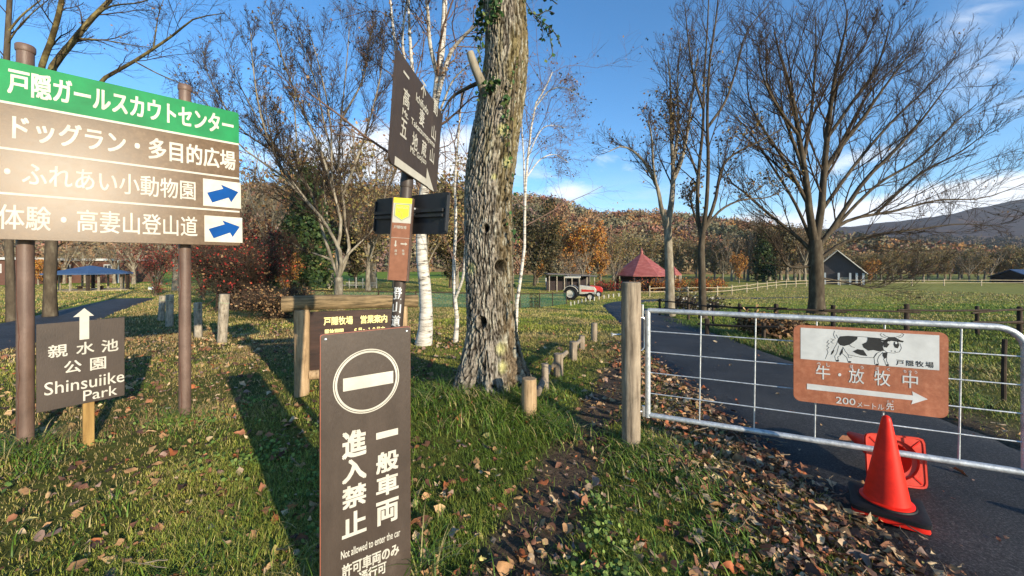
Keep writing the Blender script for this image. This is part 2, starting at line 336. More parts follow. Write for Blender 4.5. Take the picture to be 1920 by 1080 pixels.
gF = np.stack([idx[:-1, :-1].ravel(), idx[:-1, 1:].ravel(), idx[1:, 1:].ravel(), idx[1:, :-1].ravel()], 1)
m, n, l, p = new_mat('meadow')
a = n.new('ShaderNodeAttribute'); a.attribute_name = 'Col'; sp = n.new('ShaderNodeSeparateColor'); l.new(a.outputs['Color'], sp.inputs[0])
t = n.new('ShaderNodeTexCoord')
def gn(scale, det=8, rough=.65):
    q = n.new('ShaderNodeTexNoise'); q.inputs['Scale'].default_value = scale; q.inputs['Detail'].default_value = det; q.inputs['Roughness'].default_value = rough; l.new(t.outputs['Object'], q.inputs['Vector']); return q.outputs[0]
def ramp(src, cols):
    r = n.new('ShaderNodeValToRGB'); e = r.color_ramp.elements
    while len(e) < len(cols): e.new(.5)
    for i, (q, c) in enumerate(cols): e[i].position = q; e[i].color = (*c, 1)
    l.new(src, r.inputs[0]); return r.outputs[0]
def mixc(f, c1, c2):
    x = n.new('ShaderNodeMix'); x.data_type = 'RGBA'; l.new(f, x.inputs[0]); l.new(c1, x.inputs[6]); l.new(c2, x.inputs[7]); return x.outputs[2]
mb_ = NB(m.node_tree)
soil = ramp(gn(22, 12, .75), [(.28, (.040, .026, .018)), (.5, (.105, .072, .048)), (.68, (.175, .125, .085)), (.85, (.28, .21, .15))])
lawn = ramp(gn(9, 10, .7), [(.25, (.040, .038, .012)), (.48, (.085, .095, .02)), (.62, (.15, .14, .035)), (.8, (.24, .19, .07))])
field = ramp(gn(1.6, 14, .8), [(.25, (.08, .13, .016)), (.48, (.17, .25, .03)), (.65, (.27, .31, .045)), (.85, (.40, .36, .09))])
fieldy = ramp(gn(1.1, 14, .82), [(.25, (.11, .10, .025)), (.45, (.24, .23, .05)), (.6, (.34, .30, .075)), (.85, (.42, .34, .12))])
fy = mb_.m('MULTIPLY', mb_.m('SUBTRACT', mb_.m('ADD', sp.outputs[2], mb_.m('MULTIPLY', gn(.22, 5), .9)), .72), 3.2, clamp=True)
base = mixc(sp.outputs[1], lawn, mixc(fy, field, fieldy))
l.new(mixc(sp.outputs[0], base, soil), p.inputs['Base Color']); p.inputs['Roughness'].default_value = .9; p.inputs['Specular IOR Level'].default_value = .1
b = n.new('ShaderNodeBump'); b.inputs['Strength'].default_value = .8; b.inputs['Distance'].default_value = .05; l.new(gn(16, 10, .75), b.inputs['Height']); l.new(b.outputs[0], p.inputs['Normal'])
M['meadow'] = m
tag(fast('ground', np.stack([gx, gy, gz], 1), gF, m, smooth=True, col=mask), kind='structure')

def strip_sheet(name, C, hw, n_al, n_ac, wob, seed):
    P = crom(C[::max(1, len(C) // 40)], n_al); T = np.gradient(P, axis=0); T /= np.linalg.norm(T, axis=1)[:, None]; N = np.stack([T[:, 1], -T[:, 0]], 1)
    s = np.arange(n_al) * .13
    wl = hw + wob * (fbm(s + seed, s * 0 + 1, 5) - .47) * 2; wr = hw + wob * (fbm(s + seed + 50, s * 0 + 4, 5) - .47) * 2
    V = []
    for j in range(n_ac):
        f = j / (n_ac - 1) * 2 - 1
        q = P + N * (np.where(f < 0, wl, wr) * f)[:, None]
        V.append(np.stack([q[:, 0], q[:, 1], zg(q[:, 0], q[:, 1]) + .012 - .05 * (abs(f) > .999) + .02 * (1 - f * f)], 1))
    V = np.stack(V, 1); i = np.arange(n_al * n_ac).reshape(n_al, n_ac)
    F = np.stack([i[:-1, :-1].ravel(), i[:-1, 1:].ravel(), i[1:, 1:].ravel(), i[1:, :-1].ravel()], 1)
    return tag(fast(name, V, F, M['asphalt'], smooth=True), kind='structure')
strip_sheet('road', ROADC, 1.14, 500, 15, .16, 0)
strip_sheet('path', LPC, 1.06, 160, 9, .12, 20)

# ------------------------------------------------------------------ hills
def ridge(name, Y, prof, depth, seed, base_z, mat, nx=260, nyy=40, rough=1.0):
    """a hill whose skyline follows a measured profile; it swells towards the viewer and falls away behind"""
    prof = np.array(prof, float); px = np.linspace(prof[0, 0], prof[-1, 0], nx); py = np.interp(px, prof[:, 0], prof[:, 1])
    X = (px - 960) / FOC * Y; H = EYE - (py - HZ) / FOC * Y - base_z
    vs = np.linspace(-1, 1, nyy); V = []
    for v in vs:
        y = Y + v * depth; h = H * np.where(v < 0, (1 + v) ** .8 if v > -1 else 0, (1 - v * v)) if v < 0 else H * (1 - v * v)
        V.append(np.stack([X * (1 + .0 * v), np.full(nx, y), base_z + h + rough * (fbm(X * 6 / Y + seed, np.full(nx, v * 3.0), 5) - .5) * h * .35 * (1 - abs(v))], 1))
    V = np.stack(V); i = np.arange(nyy * nx).reshape(nyy, nx)
    F = np.stack([i[:-1, :-1].ravel(), i[:-1, 1:].ravel(), i[1:, 1:].ravel(), i[1:, :-1].ravel()], 1)
    tag(fast(name, V, F, mat, smooth=True), kind='structure')
    return V
M['hillside'] = pm('hillside', [(.25, (.10, .08, .05)), (.5, (.17, .12, .07)), (.75, (.24, .15, .08))], .05, rough=1, spec=.02)
M['mountain'] = pm('mountain', [(.38, (.028, .026, .036)), (.46, (.060, .045, .046)), (.52, (.034, .031, .040)), (.62, (.11, .066, .048))], .012, (1, 1, 2.2), detail=14, rough=1, spec=.0, noise_rough=.72)  # cloud shadow over the slopes is put into these dark colours
HB = -2.8
near_hill = ridge('wooded_hill', 260, [(-900, 380), (-400, 330), (0, 345), (300, 360), (560, 372), (760, 366), (900, 384), (985, 388), (1040, 386), (1085, 405), (1125, 418), (1150, 412), (1200, 414), (1262, 416), (1300, 422), (1420, 440), (1560, 470), (1700, 492), (1800, 500)], 110, 3, HB, M['hillside'])
far_hill = ridge('mountain', 1300, [(1050, 470), (1250, 440), (1400, 432), (1560, 428), (1700, 408), (1800, 398), (1920, 380), (2100, 350), (2500, 330), (3000, 380)], 500, 9, HB, M['mountain'], 300, 50, 1.2)
low_hill = ridge('far_hill', 560, [(1450, 492), (1600, 470), (1720, 458), (1850, 462), (2000, 455), (2400, 440), (2800, 470)], 160, 14, HB, M['mountain'], 220, 40, 1.0)

# ================================================================== signs near the viewer
def rotz(dx, dy): return math.atan2(dy, dx)
def mat_of(o):
    return Matrix.Translation(o.location) @ o.rotation_euler.to_matrix().to_4x4()
def fit(mb, pl, body, left, right, top, bot, y, **k):
    """left/right/top/bot: photograph pixels of the text block's edges, read on the sign's plane"""
    text(mb, body, pl.uv(*left)[0], pl.uv(*right)[0], pl.uv(*bot)[1], pl.uv(*top)[1], y, **k)

# ---- large direction board on two posts
zb = min(zf(-4.17, 3.3), zf(-3.42, 4.0))
board = thing('direction_sign', 'large green and brown direction board on two brown posts with blue arrows', 'road sign', (-4.17, 3.3, zb), rotz(1, 1))
Mb = mat_of(board); tilt = R(-3.4)
pl = Plane(Mb, -.075)
uR, vT = pl.uv(447, 213); _, vT0 = pl.uv(20, 115); _, vB = pl.uv(455, 462); vB0 = pl.uv(100, 453)[1]
U0, U1, VB, VT = -.98, uR, (vB + vB0) / 2, (vT + vT0) / 2
vg = (pl.uv(448, 272)[1] + pl.uv(20, 197)[1]) / 2; v2 = (pl.uv(452, 340)[1] + pl.uv(0, 277)[1]) / 2; v3 = (pl.uv(453, 401)[1] + pl.uv(0, 363)[1]) / 2
for (x, px) in ((0, 48), (1.045, 343)):
    mb = MB(); mb.tube([(x, 0, -.15), (x, 0, 1.2), (x, 0, VT + .14)], .052, 20); post = mb.build('post', M['post_brown'], board, True)
    MB().lathe([(.056, 0), (.06, .01), (.06, .05), (.052, .062), (.0, .066)], 20, Matrix.Translation((x, 0, VT + .13))).build('cap', M['post_brown'], post, True)
    mb = MB(); rr = random.Random(px)
    xx = -.012; P = []
    for i in range(26): xx = max(-.03, min(.012, xx + rr.uniform(-.008, .008))); a = -pi / 2 + xx / .052 - .45; P.append((x + .0527 * cos(a), .0527 * sin(a), .02 + i * (VB / 26.)))
    mb.tube(P, .0022, 5); mb.build('rust_crack', M['rust'], post)
Tl = Matrix.Translation((0, -.105, VB)) @ Matrix.Rotation(tilt, 4, 'X') @ Matrix.Translation((0, 0, -VB))
def tb(mb): mb.v = [tuple(Tl @ Vector(v)) for v in mb.v]; return mb
mb = MB(); mb.prism(rrect(U0, U1, VB, vg - .003, .025), -.073, -.048); tb(mb).build('board_panel', M['board_brown'], board)
mb = MB(); mb.prism(rrect(U0, U1, vg + .003, VT, .025), -.073, -.048); tb(mb).build('header_panel', M['board_green'], board)
mb = MB(); mb.box(U0 + .05, U1 - .05, -.047, -.02, VB + .2, VB + .26); mb.box(U0 + .05, U1 - .05, -.047, -.02, VT - .3, VT - .24); tb(mb).build('back_rail', M['galv'], board)
for v in (v2, v3): mb = MB(); mb.box(U0 + .004, U1 - .004, -.076, -.0735, v - .009, v + .009); tb(mb).build('divider', M['cream'], board)
mb = MB(); mb.box(U0 + .004, U1 - .004, -.0765, -.0728, vg - .011, vg + .009); tb(mb).build('divider', M['cream'], board)
rows = [('戸隠ガールスカウトセンター', (15, 165), (437, 240), (78, 141), (78, 189), .028), ('ドッグラン・多目的広場', (25, 240), (440, 305), (332, 268), (332, 307), .024),
        ('・ふれあい小動物園', (11, 322), (365, 357), (352, 341), (352, 377), .010), ('体験・高妻山登山道', (1, 408), (368, 428), (355, 408), (355, 445), .010)]
for body, L, Rt, T, B, bold in rows:
    mb = MB(); fit(mb, pl, body, L, Rt, T, B, -.0745, bold=bold); tb(mb).build('lettering', M['cream'], board)
for (x0, y0, x1, y1) in ((379, 337, 449, 391), (381, 404, 451, 456)):
    ua, va = pl.uv(x0, (y0 + y1) / 2); ub, _ = pl.uv(x1, y0); vt = (pl.uv(x0, y0 - 1)[1] + pl.uv(x1, y0 + 9)[1]) / 2; vb = (pl.uv(x0, y1 - 3)[1] + pl.uv(x1, y1 + 2)[1]) / 2
    mb = MB(); mb.prism([(ua, vb), (ub, vb), (ub, vt), (ua, vt)], -.0765, -.0735); tile = tb(mb).build('arrow_tile', M['cream'], board)
    w, h = ub - ua, vt - vb; mb = MB(); ar = [(.12, .40), (.13, .26), (.20, .17), (.62, .36), (.70, .24), (.88, .60), (.52, .70), (.56, .56)]
    mb.flat([(ua + w * a, vb + h * (b * 1.06)) for a, b in [(.10, .46), (.23, .13), (.66, .36), (.73, .20), (.93, .60), (.46, .80), (.52, .66)]], -.0782); tb(mb).build('arrow', M['blue_paint'], tile)

# ---- small park sign
q = ground(166, 838)
park = thing('park_sign', 'small square brown park sign with white upward arrow on a low stake', 'sign', (q.x, q.y, q.z), rotz(.56, .829))
pl = Plane(mat_of(park), -.028)
uL, vTL = pl.uv(68, 607); uR, vTR = pl.uv(234, 596); _, vBL = pl.uv(77, 772); _, vBR = pl.uv(237, 742)
vt, vb = (vTL + vTR) / 2, (vBL + vBR) / 2
mb = MB(); mb.prism([(uL, vb), (uR, vb), (uR, vt), (uL, vt)], -.026, -.012); mb.build('sign_panel', M['brown_paint'], park, bevel=.003)
mb = MB(); mb.box(-.035, .035, -.011, .03, -.2, vt - .2); mb.build('stake', M['stake'], park, bevel=.004)
mb = MB(); u0, w0 = pl.uv(137, 600); u1, w1 = pl.uv(176, 592); uc = pl.uv(158, 590)[0]; wt = pl.uv(155, 578)[1]; wb = pl.uv(160, 636)[1]
ws = pl.uv(158, 593)[1]; hw = (pl.uv(167, 610)[0] - pl.uv(149, 610)[0]) / 2
mb.prism([(uc - hw, wb), (uc + hw, wb), (uc + hw, ws), (u1, ws), (uc, wt), (u0, ws), (uc - hw, ws)], -.034, -.027); mb.build('arrow', M['cream'], park)
mb = MB()
for ch, x0, x1, yt, yb in (('親', 90, 127, 646, 670), ('水', 143, 177, 641, 664), ('池', 190, 222, 636, 659), ('公', 120, 153, 676, 699), ('園', 169, 199, 670, 693)):
    fit(mb, pl, ch, (x0, yt), (x1, yt), ((x0 + x1) / 2, yt), ((x0 + x1) / 2, yb), -.0275, bold=.02)
text(mb, 'Shinsuiike', pl.uv(83, 722)[0], pl.uv(233, 705)[0], pl.uv(158, 729)[1], pl.uv(158, 706)[1], -.0275, bold=.006)
text(mb, 'Park', pl.uv(156, 740)[0], pl.uv(220, 730)[0], pl.uv(188, 746)[1], pl.uv(188, 727)[1], -.0275, bold=.006)
mb.build('lettering', M['cream'], park)

# ---- no-entry sign
dn = Vector((1040, 722, 0)).normalized(); w = .4; Yl = 4.18 * w; Xl = (600 - 960) / FOC * Yl
noentry = thing('no_entry_sign', 'tall narrow brown no-entry sign with white bar in a circle', 'sign', (Xl, Yl, zf(Xl, Yl)), rotz(dn.x, dn.y))
pl = Plane(mat_of(noentry), 0)
vt = (pl.uv(600, 628)[1] + pl.uv(768, 612)[1]) / 2; uR = pl.uv(770, 700)[0]
mb = MB(); mb.prism(rrect(0, uR, .03, vt, .008, 3), .003, .024); mb.build('backing_board', M['brown_edge'], noentry)
mb = MB(); mb.prism(rrect(.004, uR - .002, .032, vt - .003, .010, 4), -.001, .0028); mb.build('face_panel', M['brown_paint'], noentry)
for u in (.03, uR - .03):
    mb = MB(); mb.box(u - .018, u + .018, .0245, .06, -.1, vt - .05); mb.build('leg', M['dark_paint'], noentry)
mb = MB()
for u in (.022, uR - .02): mb.lathe([(.0065, 0), (.0065, .002), (.004, .004)], 10, Matrix.Translation((u, -.001, vt - .022)) @ Matrix.Rotation(pi / 2, 4, 'X'))
mb.build('bolt', M['steel'], noentry, True)
cu, cv = pl.uv(689, 714); ru = (pl.uv(749, 700)[0] - pl.uv(629, 722)[0]) / 2; rv = (pl.uv(690, 653)[1] - pl.uv(690, 776)[1]) / 2; rad = (ru + rv) / 2
mb = MB()
for a, b in ((.885, .945), (.965, 1.0)):
    mm = 72; V = [(cu + rad * k * cos(2 * pi * i / mm), -.0025, cv + rad * k * sin(2 * pi * i / mm)) for k in (a, b) for i in range(mm)]
    mb.add(V, [(i, (i + 1) % mm, mm + (i + 1) % mm, mm + i) for i in range(mm)])
mb.build('ring', M['cream'], noentry)
mb = MB(); u0, u1 = pl.uv(643, 722)[0], pl.uv(737, 706)[0]; v0, v1 = (pl.uv(643, 735)[1] + pl.uv(737, 717)[1]) / 2, (pl.uv(643, 711)[1] + pl.uv(737, 694)[1]) / 2
mb.flat([(u0, v0), (u1, v0), (u1, v1), (u0, v1)], -.0025); mb.build('bar', M['cream'], noentry)
mb = MB()
def stack(chars, xs, xe, boxes):
    for ch, (yt, yb) in zip(chars, boxes):
        xm = (xs + xe) / 2; fit(mb, pl, ch, (xs, (yt + yb) / 2), (xe, (yt + yb) / 2), (xm, yt), (xm, yb), -.0025, bold=.045)
stack('進入禁止', 641, 687, ((806, 857), (859, 902), (908, 950), (958, 1003)))
stack('般車両', 705, 747, ((845, 884), (889, 927), (936, 980)))
u0, u1 = pl.uv(705, 813)[0], pl.uv(746, 806)[0]; vv = (pl.uv(705, 817)[1] + pl.uv(746, 808)[1]) / 2
text(mb, '一', u0, u1, vv - .017, vv + .014, -.0025, bold=.045)
text(mb, 'Not allowed to enter the car', pl.uv(639, 1040)[0], pl.uv(750, 997)[0], (pl.uv(641, 1049)[1] + pl.uv(747, 1004)[1]) / 2, (pl.uv(641, 1034)[1] + pl.uv(747, 990)[1]) / 2, -.0025, bold=.012)
text(mb, '許可車両のみ', pl.uv(641, 1070)[0], pl.uv(748, 1028)[0], (pl.uv(650, 1081)[1] + pl.uv(740, 1042)[1]) / 2, (pl.uv(650, 1058)[1] + pl.uv(740, 1017)[1]) / 2, -.0025, bold=.035)
text(mb, '通行可', pl.uv(672, 1085)[0], pl.uv(724, 1062)[0], (pl.uv(676, 1094)[1] + pl.uv(720, 1074)[1]) / 2, (pl.uv(676, 1072)[1] + pl.uv(720, 1050)[1]) / 2, -.0025, bold=.035)
mb.build('lettering', M['cream'], noentry)

# ---- leaning signpost with the tilted panel, information plate and a panel seen from behind
bx, by = (716 - 960) / FOC * 2.5, 2.5
lean = math.atan(18 / 255) * .98
trail = thing('trail_signpost', 'leaning dark signpost with brown arrow panel and yellow shield plate', 'signpost', (bx, by, zf(bx, by)), rot=(0, lean, 0))
# the pole passes through photo pixels (745, 600) and (763, 345)
Mt = mat_of(trail)
pz0 = Plane(Mt, 0); cx0 = pz0.uv(745, 600)[0]
trail.location.x += cx0; Mt = mat_of(trail); bpy.context.view_layer.update()
pz0 = Plane(Mt, 0); top_v = pz0.uv(768, 250)[1]
mb = MB(); mb.tube([(0, 0, -.2), (0, 0, 1.2), (0, 0, top_v + .12)], .038, 18); mb.build('pole', M['pole_dark'], trail, True)
mb = MB(); vc = pz0.uv(763, 352)[1]; mb.lathe([(.041, 0), (.042, .004), (.042, .05), (.041, .054)], 18, Matrix.Translation((0, 0, vc))); mb.build('collar', M['pole_dark'], trail, True)
mb = MB(); pf = Plane(Mt, -.038)
for ch, yt, yb, xm in (('登', 538, 562, 744.5), ('山', 566, 587, 743.5), ('道', 591, 612, 742)):
    va, vb_ = pf.uv(xm, yt)[1], pf.uv(xm, yb)[1]; text(mb, ch, -.029, .029, vb_, va, 0, bold=.03, bend=.0395)
mb.build('lettering', M['white_paint'], trail)
# direction panel: its plane runs almost straight away from the viewer
dp_ = Vector((.091, .996, 0)).normalized()
panel = thing('direction_panel', None, None); panel.parent = trail
panel.location = (.055, 0, 0); panel.rotation_euler = (0, 0, math.atan2(dp_.y, dp_.x)); bpy.context.view_layer.update()
Mp = Mt @ mat_of(panel); pl = Plane(Mp, 0)
uL = (pl.uv(744, 95)[0] + pl.uv(731, 310)[0]) / 2; uR = (pl.uv(830, 207)[0] + pl.uv(819, 357)[0]) / 2
vt = (pl.uv(744, 93)[1] + pl.uv(829, 206)[1]) / 2; vb = (pl.uv(732, 312)[1] + pl.uv(818, 357)[1]) / 2
bpy.data.objects.remove(panel)
def pbuild(mb, name, mat, parent):
    T = Matrix.Translation((.055, 0, 0)) @ Matrix.Rotation(math.atan2(dp_.y, dp_.x), 4, 'Z')
    mb.v = [tuple(T @ Vector(v)) for v in mb.v]; return mb.build(name, mat, parent)
mb = MB(); mb.prism(rrect(uL, uR, vb, vt, .04), .002, .014); pan = pbuild(mb, 'direction_panel', M['brown_paint'], trail)
mb = MB(); mb.box(uL + .06, uR - .06, .0142, .03, vb + .12, vb + .16); mb.box(uL + .06, uR - .06, .0142, .03, vt - .16, vt - .12); pbuild(mb, 'back_rail', M['dark_paint'], trail)
mb = MB(); W_, H_ = uR - uL, vt - vb
def pu(px, py): return pl.uv(px, py)
chars = [('一', 762, 141, 0), ('不', 794, 169, .12), ('動', 817, 202, .12), ('高', 762, 185, .12), ('妻', 791, 221, .12), ('山', 813, 249, .12), ('五', 757, 241, .12), ('地', 778, 265, .12), ('蔵', 795, 279, .12), ('山', 810, 292, .12)]
for ch, x, y, hh in chars:
    u, v = pu(x, y); h = .105
    if ch == '一': text(mb, ch, u - .045, u + .045, v - .006, v + .008, -.0005, bold=.02)
    else: text(mb, ch, u - .05, u + .05, v - h / 2, v + h / 2, -.0005, bold=.02)
for body, a, b, in (('Ichifudo', (780, 182), (803, 208)), ('Mt.  Takatsumayama', (754, 212), (815, 272)), ('Mt. Gojizo', (769, 281), (799, 305))):
    ua, va = pu(*a); ub, vb2 = pu(*b); vm = (va + vb2) / 2; text(mb, body, ua, ub, vm - .026, vm + .026, -.0005, bold=.03)
ua, va = pu(740, 299); ub, vb2 = pu(814, 350); vm = (va + vb2) / 2; aw = ub - ua
mb.flat([(ua, vm - .030), (ub - .19 * aw, vm - .030), (ub - .19 * aw, vm - .035), (ub, vm - .035), (ub - .26 * aw, vm + .095), (ub - .26 * aw, vm + .018), (ua, vm + .018)], -.0005)
pbuild(mb, 'lettering', M['cream'], pan)
# information plate facing the viewer
pl = Plane(Mt, -.062); u0 = pl.uv(733, 450)[0]; u1 = pl.uv(768, 450)[0]; vt = pl.uv(752, 371)[1]; vb = pl.uv(748, 526)[1]; vy = pl.uv(752, 418)[1]
mb = MB(); mb.box(u0, u1, -.060, -.056, vb, vt); plate = mb.build('information_plate', M['plate_brown'], trail)
mb = MB(); mb.box(u0 - .006, u0 - .0005, -.064, -.03, vb - .003, vt + .003); mb.box(u1 + .0005, u1 + .006, -.064, -.03, vb - .003, vt + .003); mb.build('plate_frame', M['post_brown'], plate)
mb = MB(); mb.flat([(u0, vy), (u1, vy), (u1, vt), (u0, vt)], -.0612); mb.build('plate_header', M['cream'], plate)
vy2 = pl.uv(752, 381)[1]
mb = MB(); mb.flat([(u0, vy2), (u1, vy2), (u1, vt), (u0, vt)], -.0618); mb.build('yellow_band', M['yellow'], plate)
uc = (u0 + u1) / 2; sw = (u1 - u0) * .42; s0 = pl.uv(752, 414)[1]; s1 = pl.uv(752, 381.5)[1]; sh = s1 - s0
for k, y, mt in ((1, -.0624, 'shield_line'), (.84, -.063, 'yellow')):
    mb = MB(); cy = s0 + sh * .5; mb.flat([(uc, cy - sh * .5 * k), (uc + sw * k, cy - sh * .24 * k), (uc + sw * k, cy + sh * .5 * k), (uc - sw * k, cy + sh * .5 * k), (uc - sw * k, cy - sh * .24 * k)], y); mb.build('shield', M[mt], plate)
mb = MB(); text(mb, 'NATURE', uc - sw * .72, uc + sw * .72, s1 - sh * .30, s1 - sh * .17, -.0636, bold=.03); mb.build('lettering', M['shield_line'], plate)
mb = MB(); mb.flat([(uc - .004, s0 + sh * .2), (uc + .004, s0 + sh * .2), (uc + .004, s0 + sh * .52), (uc - .004, s0 + sh * .52)], -.0636); mb.flat([(uc - sw * .6, s0 + sh * .46), (uc - .008, s0 + sh * .46), (uc - .008, s0 + sh * .56), (uc - sw * .6, s0 + sh * .56)], -.0636); mb.build('orange_mark', M['orange_mark'], plate)
mb = MB()
text(mb, '戸隠牧場', pl.uv(738, 427)[0], pl.uv(762, 427)[0], pl.uv(750, 429)[1], pl.uv(750, 423)[1], -.0612, bold=.02)
v = pl.uv(750, 446)[1]; mb.flat([(u0, v - .001), (u1, v - .001), (u1, v + .001), (u0, v + .001)], -.0612)
a, b = pl.uv(742, 451); c, d = pl.uv(742, 463); mb.flat([(a, d), (a + .010, d + .014), (a + .004, d + .014), (a + .004, b), (a - .004, b), (a - .004, d + .014), (a - .010, d + .014)], -.0612)
a, b = pl.uv(751, 457); c, d = pl.uv(764, 457); mb.flat([(c, b), (c - .014, b + .010), (c - .014, b + .004), (a, b + .004), (a, b - .004), (c - .014, b - .004), (c - .014, b - .010)], -.0612)
for x, ch in ((742, '越水'), (756, '牧場')):
    for i, c in enumerate(ch): u, v = pl.uv(x, 470 + i * 6); text(mb, c, u - .008, u + .008, v - .008, v + .008, -.0612, bold=.02)
mb.build('lettering', M['cream'], plate)
# panel seen from behind, on a bracket
Tr = Matrix.Translation((0, .07, 0)) @ Matrix.Rotation(math.atan2(-.52, .617), 4, 'Z'); pl = Plane(Mt @ Tr, 0)
u0 = (pl.uv(704, 400)[0] + pl.uv(702, 438)[0]) / 2; u1 = (pl.uv(841, 360)[0] + pl.uv(838, 436)[0]) / 2; vt = (pl.uv(704, 375)[1] + pl.uv(840, 358)[1]) / 2; vb = (pl.uv(702, 440)[1] + pl.uv(838, 437)[1]) / 2
def rbuild(mb, name, mat, parent): mb.v = [tuple(Tr @ Vector(v)) for v in mb.v]; return mb.build(name, mat, parent)
mb = MB(); mb.prism(rrect(u0, u1, vb, vt, .02), .0, .012); mb.box(u0, u0 + .012, -.012, -.0005, vb + .02, vt - .02); mb.box(u1 - .012, u1, -.012, -.0005, vb + .02, vt - .02); rear = rbuild(mb, 'rear_panel', M['dark_paint'], trail)
mb = MB(); vm = vb + (vt - vb) * .55; mb.box(u0 + .03, u1 - .03, -.02, -.0006, vm - .004, vm + .016); mb.box(u0 + .03, u1 - .03, -.02, -.0006, vm - .035, vm - .018); rbuild(mb, 'rear_rail', M['dark_paint'], rear)
mb = MB(); mb.box(.02, .085, -.05, .03, vm - .022, vm + .03); mb.tube([(.06, -.06, vm), (.06, -.03, vm)], .012, 8); mb.box(-.07, .02, -.03, .0, vm - .012, vm + .02); rbuild(mb, 'clamp', M['galv'], trail)

# ---- log-framed information board
A3 = at(553, 570, 4.75); B3 = at(783, 563, 5.25); dv = Vector((B3.x - A3.x, B3.y - A3.y, 0)); dn2 = dv.normalized()
gl = ground(566, 741)
info = thing('information_board', 'log-framed dark notice board with gold writing behind the no-entry sign', 'notice board', (gl.x, gl.y, gl.z), rotz(dn2.x, dn2.y))
pl = Plane(mat_of(info), 0)
ub0 = pl.uv(529, 570)[0]; ub1 = pl.uv(784, 563)[0]; vbm = (pl.uv(560, 570)[1] + pl.uv(770, 563)[1]) / 2; up = pl.uv(752, 600)[0]; rb = .095
mb = MB(); mb.tube([(ub0 + (ub1 - ub0) * t, .012 * sin(9 * t), vbm + .010 * sin(5 * t)) for t in np.linspace(0, 1, 12)], [rb * (1 - .12 * t) * (1 + .03 * sin(20 * t)) for t in np.linspace(0, 1, 12)], 16); mb.build('beam', M['wood_beam'], info, True)
for u in (0, up):
    mb = MB(); stump(mb, u, 0, -.2, vbm - rb * .8, .088, 16, .03, int(u * 9) + 3); mb.build('post', M['wood_tan'], info, True)
vlo = pl.uv(592, 702)[1]
mb = MB(); mb.tube([(.085, 0, vlo), (up - .085, 0, vlo)], .06, 12); mb.build('lower_beam', M['wood_tan'], info, True)
pl = Plane(mat_of(info), -.02); vt = pl.uv(640, 583)[1]; mb = MB(); mb.box(.09, up - .09, -.018, .018, vlo + .06, vt); mb.build('notice_panel', M['panel_dark'], info)
mb = MB(); text(mb, '戸隠牧場　営業案内', pl.uv(607, 602)[0], pl.uv(726, 597)[0], (pl.uv(610, 609)[1] + pl.uv(720, 606)[1]) / 2, (pl.uv(610, 594)[1] + pl.uv(720, 590)[1]) / 2, -.0195, bold=.03)
text(mb, '開放期間　　６月～１０月末', pl.uv(609, 622)[0], pl.uv(722, 618)[0], (pl.uv(612, 628)[1] + pl.uv(718, 623)[1]) / 2, (pl.uv(612, 617)[1] + pl.uv(718, 612)[1]) / 2, -.0195, bold=.03)
mb.build('lettering', M['gold'], info)

# ================================================================== gate
gq = Vector((1.05, 3.4, 0)); gq.z = zf(gq.x, gq.y)
gp = thing('gate_post', 'round weathered wooden gate post with steel latch bolt', 'post', tuple(gq))
tz = EYE - (530 - HZ) / FOC * 3.4 - gq.z
mb = MB(); stump(mb, 0, 0, -.2, tz, .082, 28, .025, 4); mb.build('shaft', M['wood_grey'], gp, True)
mb = MB(); hz = EYE - (628 - HZ) / FOC * 3.4 - gq.z; mb.tube([(-.16, .02, hz), (.0, .02, hz)], .008, 8); mb.tube([(-.16, .02, hz - .012), (-.16, .02, hz + .012)], .012, 8); mb.build('latch_bolt', M['steel'], gp, True)
mb = MB(); mb.tube([(.075, -.02, EYE - (595 - HZ) / FOC * 3.4 - gq.z), (.105, -.02, EYE - (595 - HZ) / FOC * 3.4 - gq.z), (.112, -.02, EYE - (600 - HZ) / FOC * 3.4 - gq.z), (.112, -.02, EYE - (650 - HZ) / FOC * 3.4 - gq.z), (.09, -.02, EYE - (656 - HZ) / FOC * 3.4 - gq.z), (.075, -.02, EYE - (656 - HZ) / FOC * 3.4 - gq.z)], .007, 8); mb.build('hinge_hook', M['steel'], gp, True)
mb = MB(); mb.tube([(.075, -.02, .31), (.1, -.02, .31)], .009, 8); mb.lathe([(.014, 0), (.014, .09)], 10, Matrix.Translation((.102, -.02, .27))); mb.build('hinge_pin', M['steel'], gp, True)
gate = thing('metal_gate', 'galvanised tube gate with wire mesh closed across the road', 'gate', (1.19, 3.375, zf(1.19, 3.4)), rotz(1586, -722))
pl = Plane(mat_of(gate), 0)
gt = pl.uv(1216, 582)[1]; gb = pl.uv(1212, 777)[1]; L = 2.265; r = .021; gt2 = gt
c = .14; P = [(0, 0, gt), (L - c, 0, gt)] + [(L - c + c * sin(a), 0, gt - c + c * cos(a)) for a in np.linspace(.15, pi / 2, 7)] + [(L, 0, gb)]
mb = MB(); mb.tube(P, r, 14); mb.build('top_rail', M['galv'], gate, True)
mb = MB(); mb.tube([(0, 0, gb), (L + .02, 0, gb)], r, 14); mb.build('bottom_rail', M['galv'], gate, True)
mb = MB(); mb.tube([(0, 0, gb - .02), (0, 0, gt + .0)], r * 1.1, 14); mb.build('stile', M['galv'], gate, True)
mb = MB(); mb.lathe([(.013, 0), (.013, .11)], 10, Matrix.Translation((-.045, 0, gt - .06))); mb.box(-.045, -.02, -.006, .006, gt - .03, gt - .005); mb.box(-.09, -.02, -.006, .006, gb + .0, gb + .03); mb.build('hinge_eye', M['steel'], gate, True)
for i in range(1, 5):
    z = gt + (gb - gt) * i / 5.05; mb = MB(); mb.tube([(.01, 0, z), (L * .5, .004, z - .003), (L, 0, z)], .0046, 7); mb.build('wire', M['galv'], gate, True)
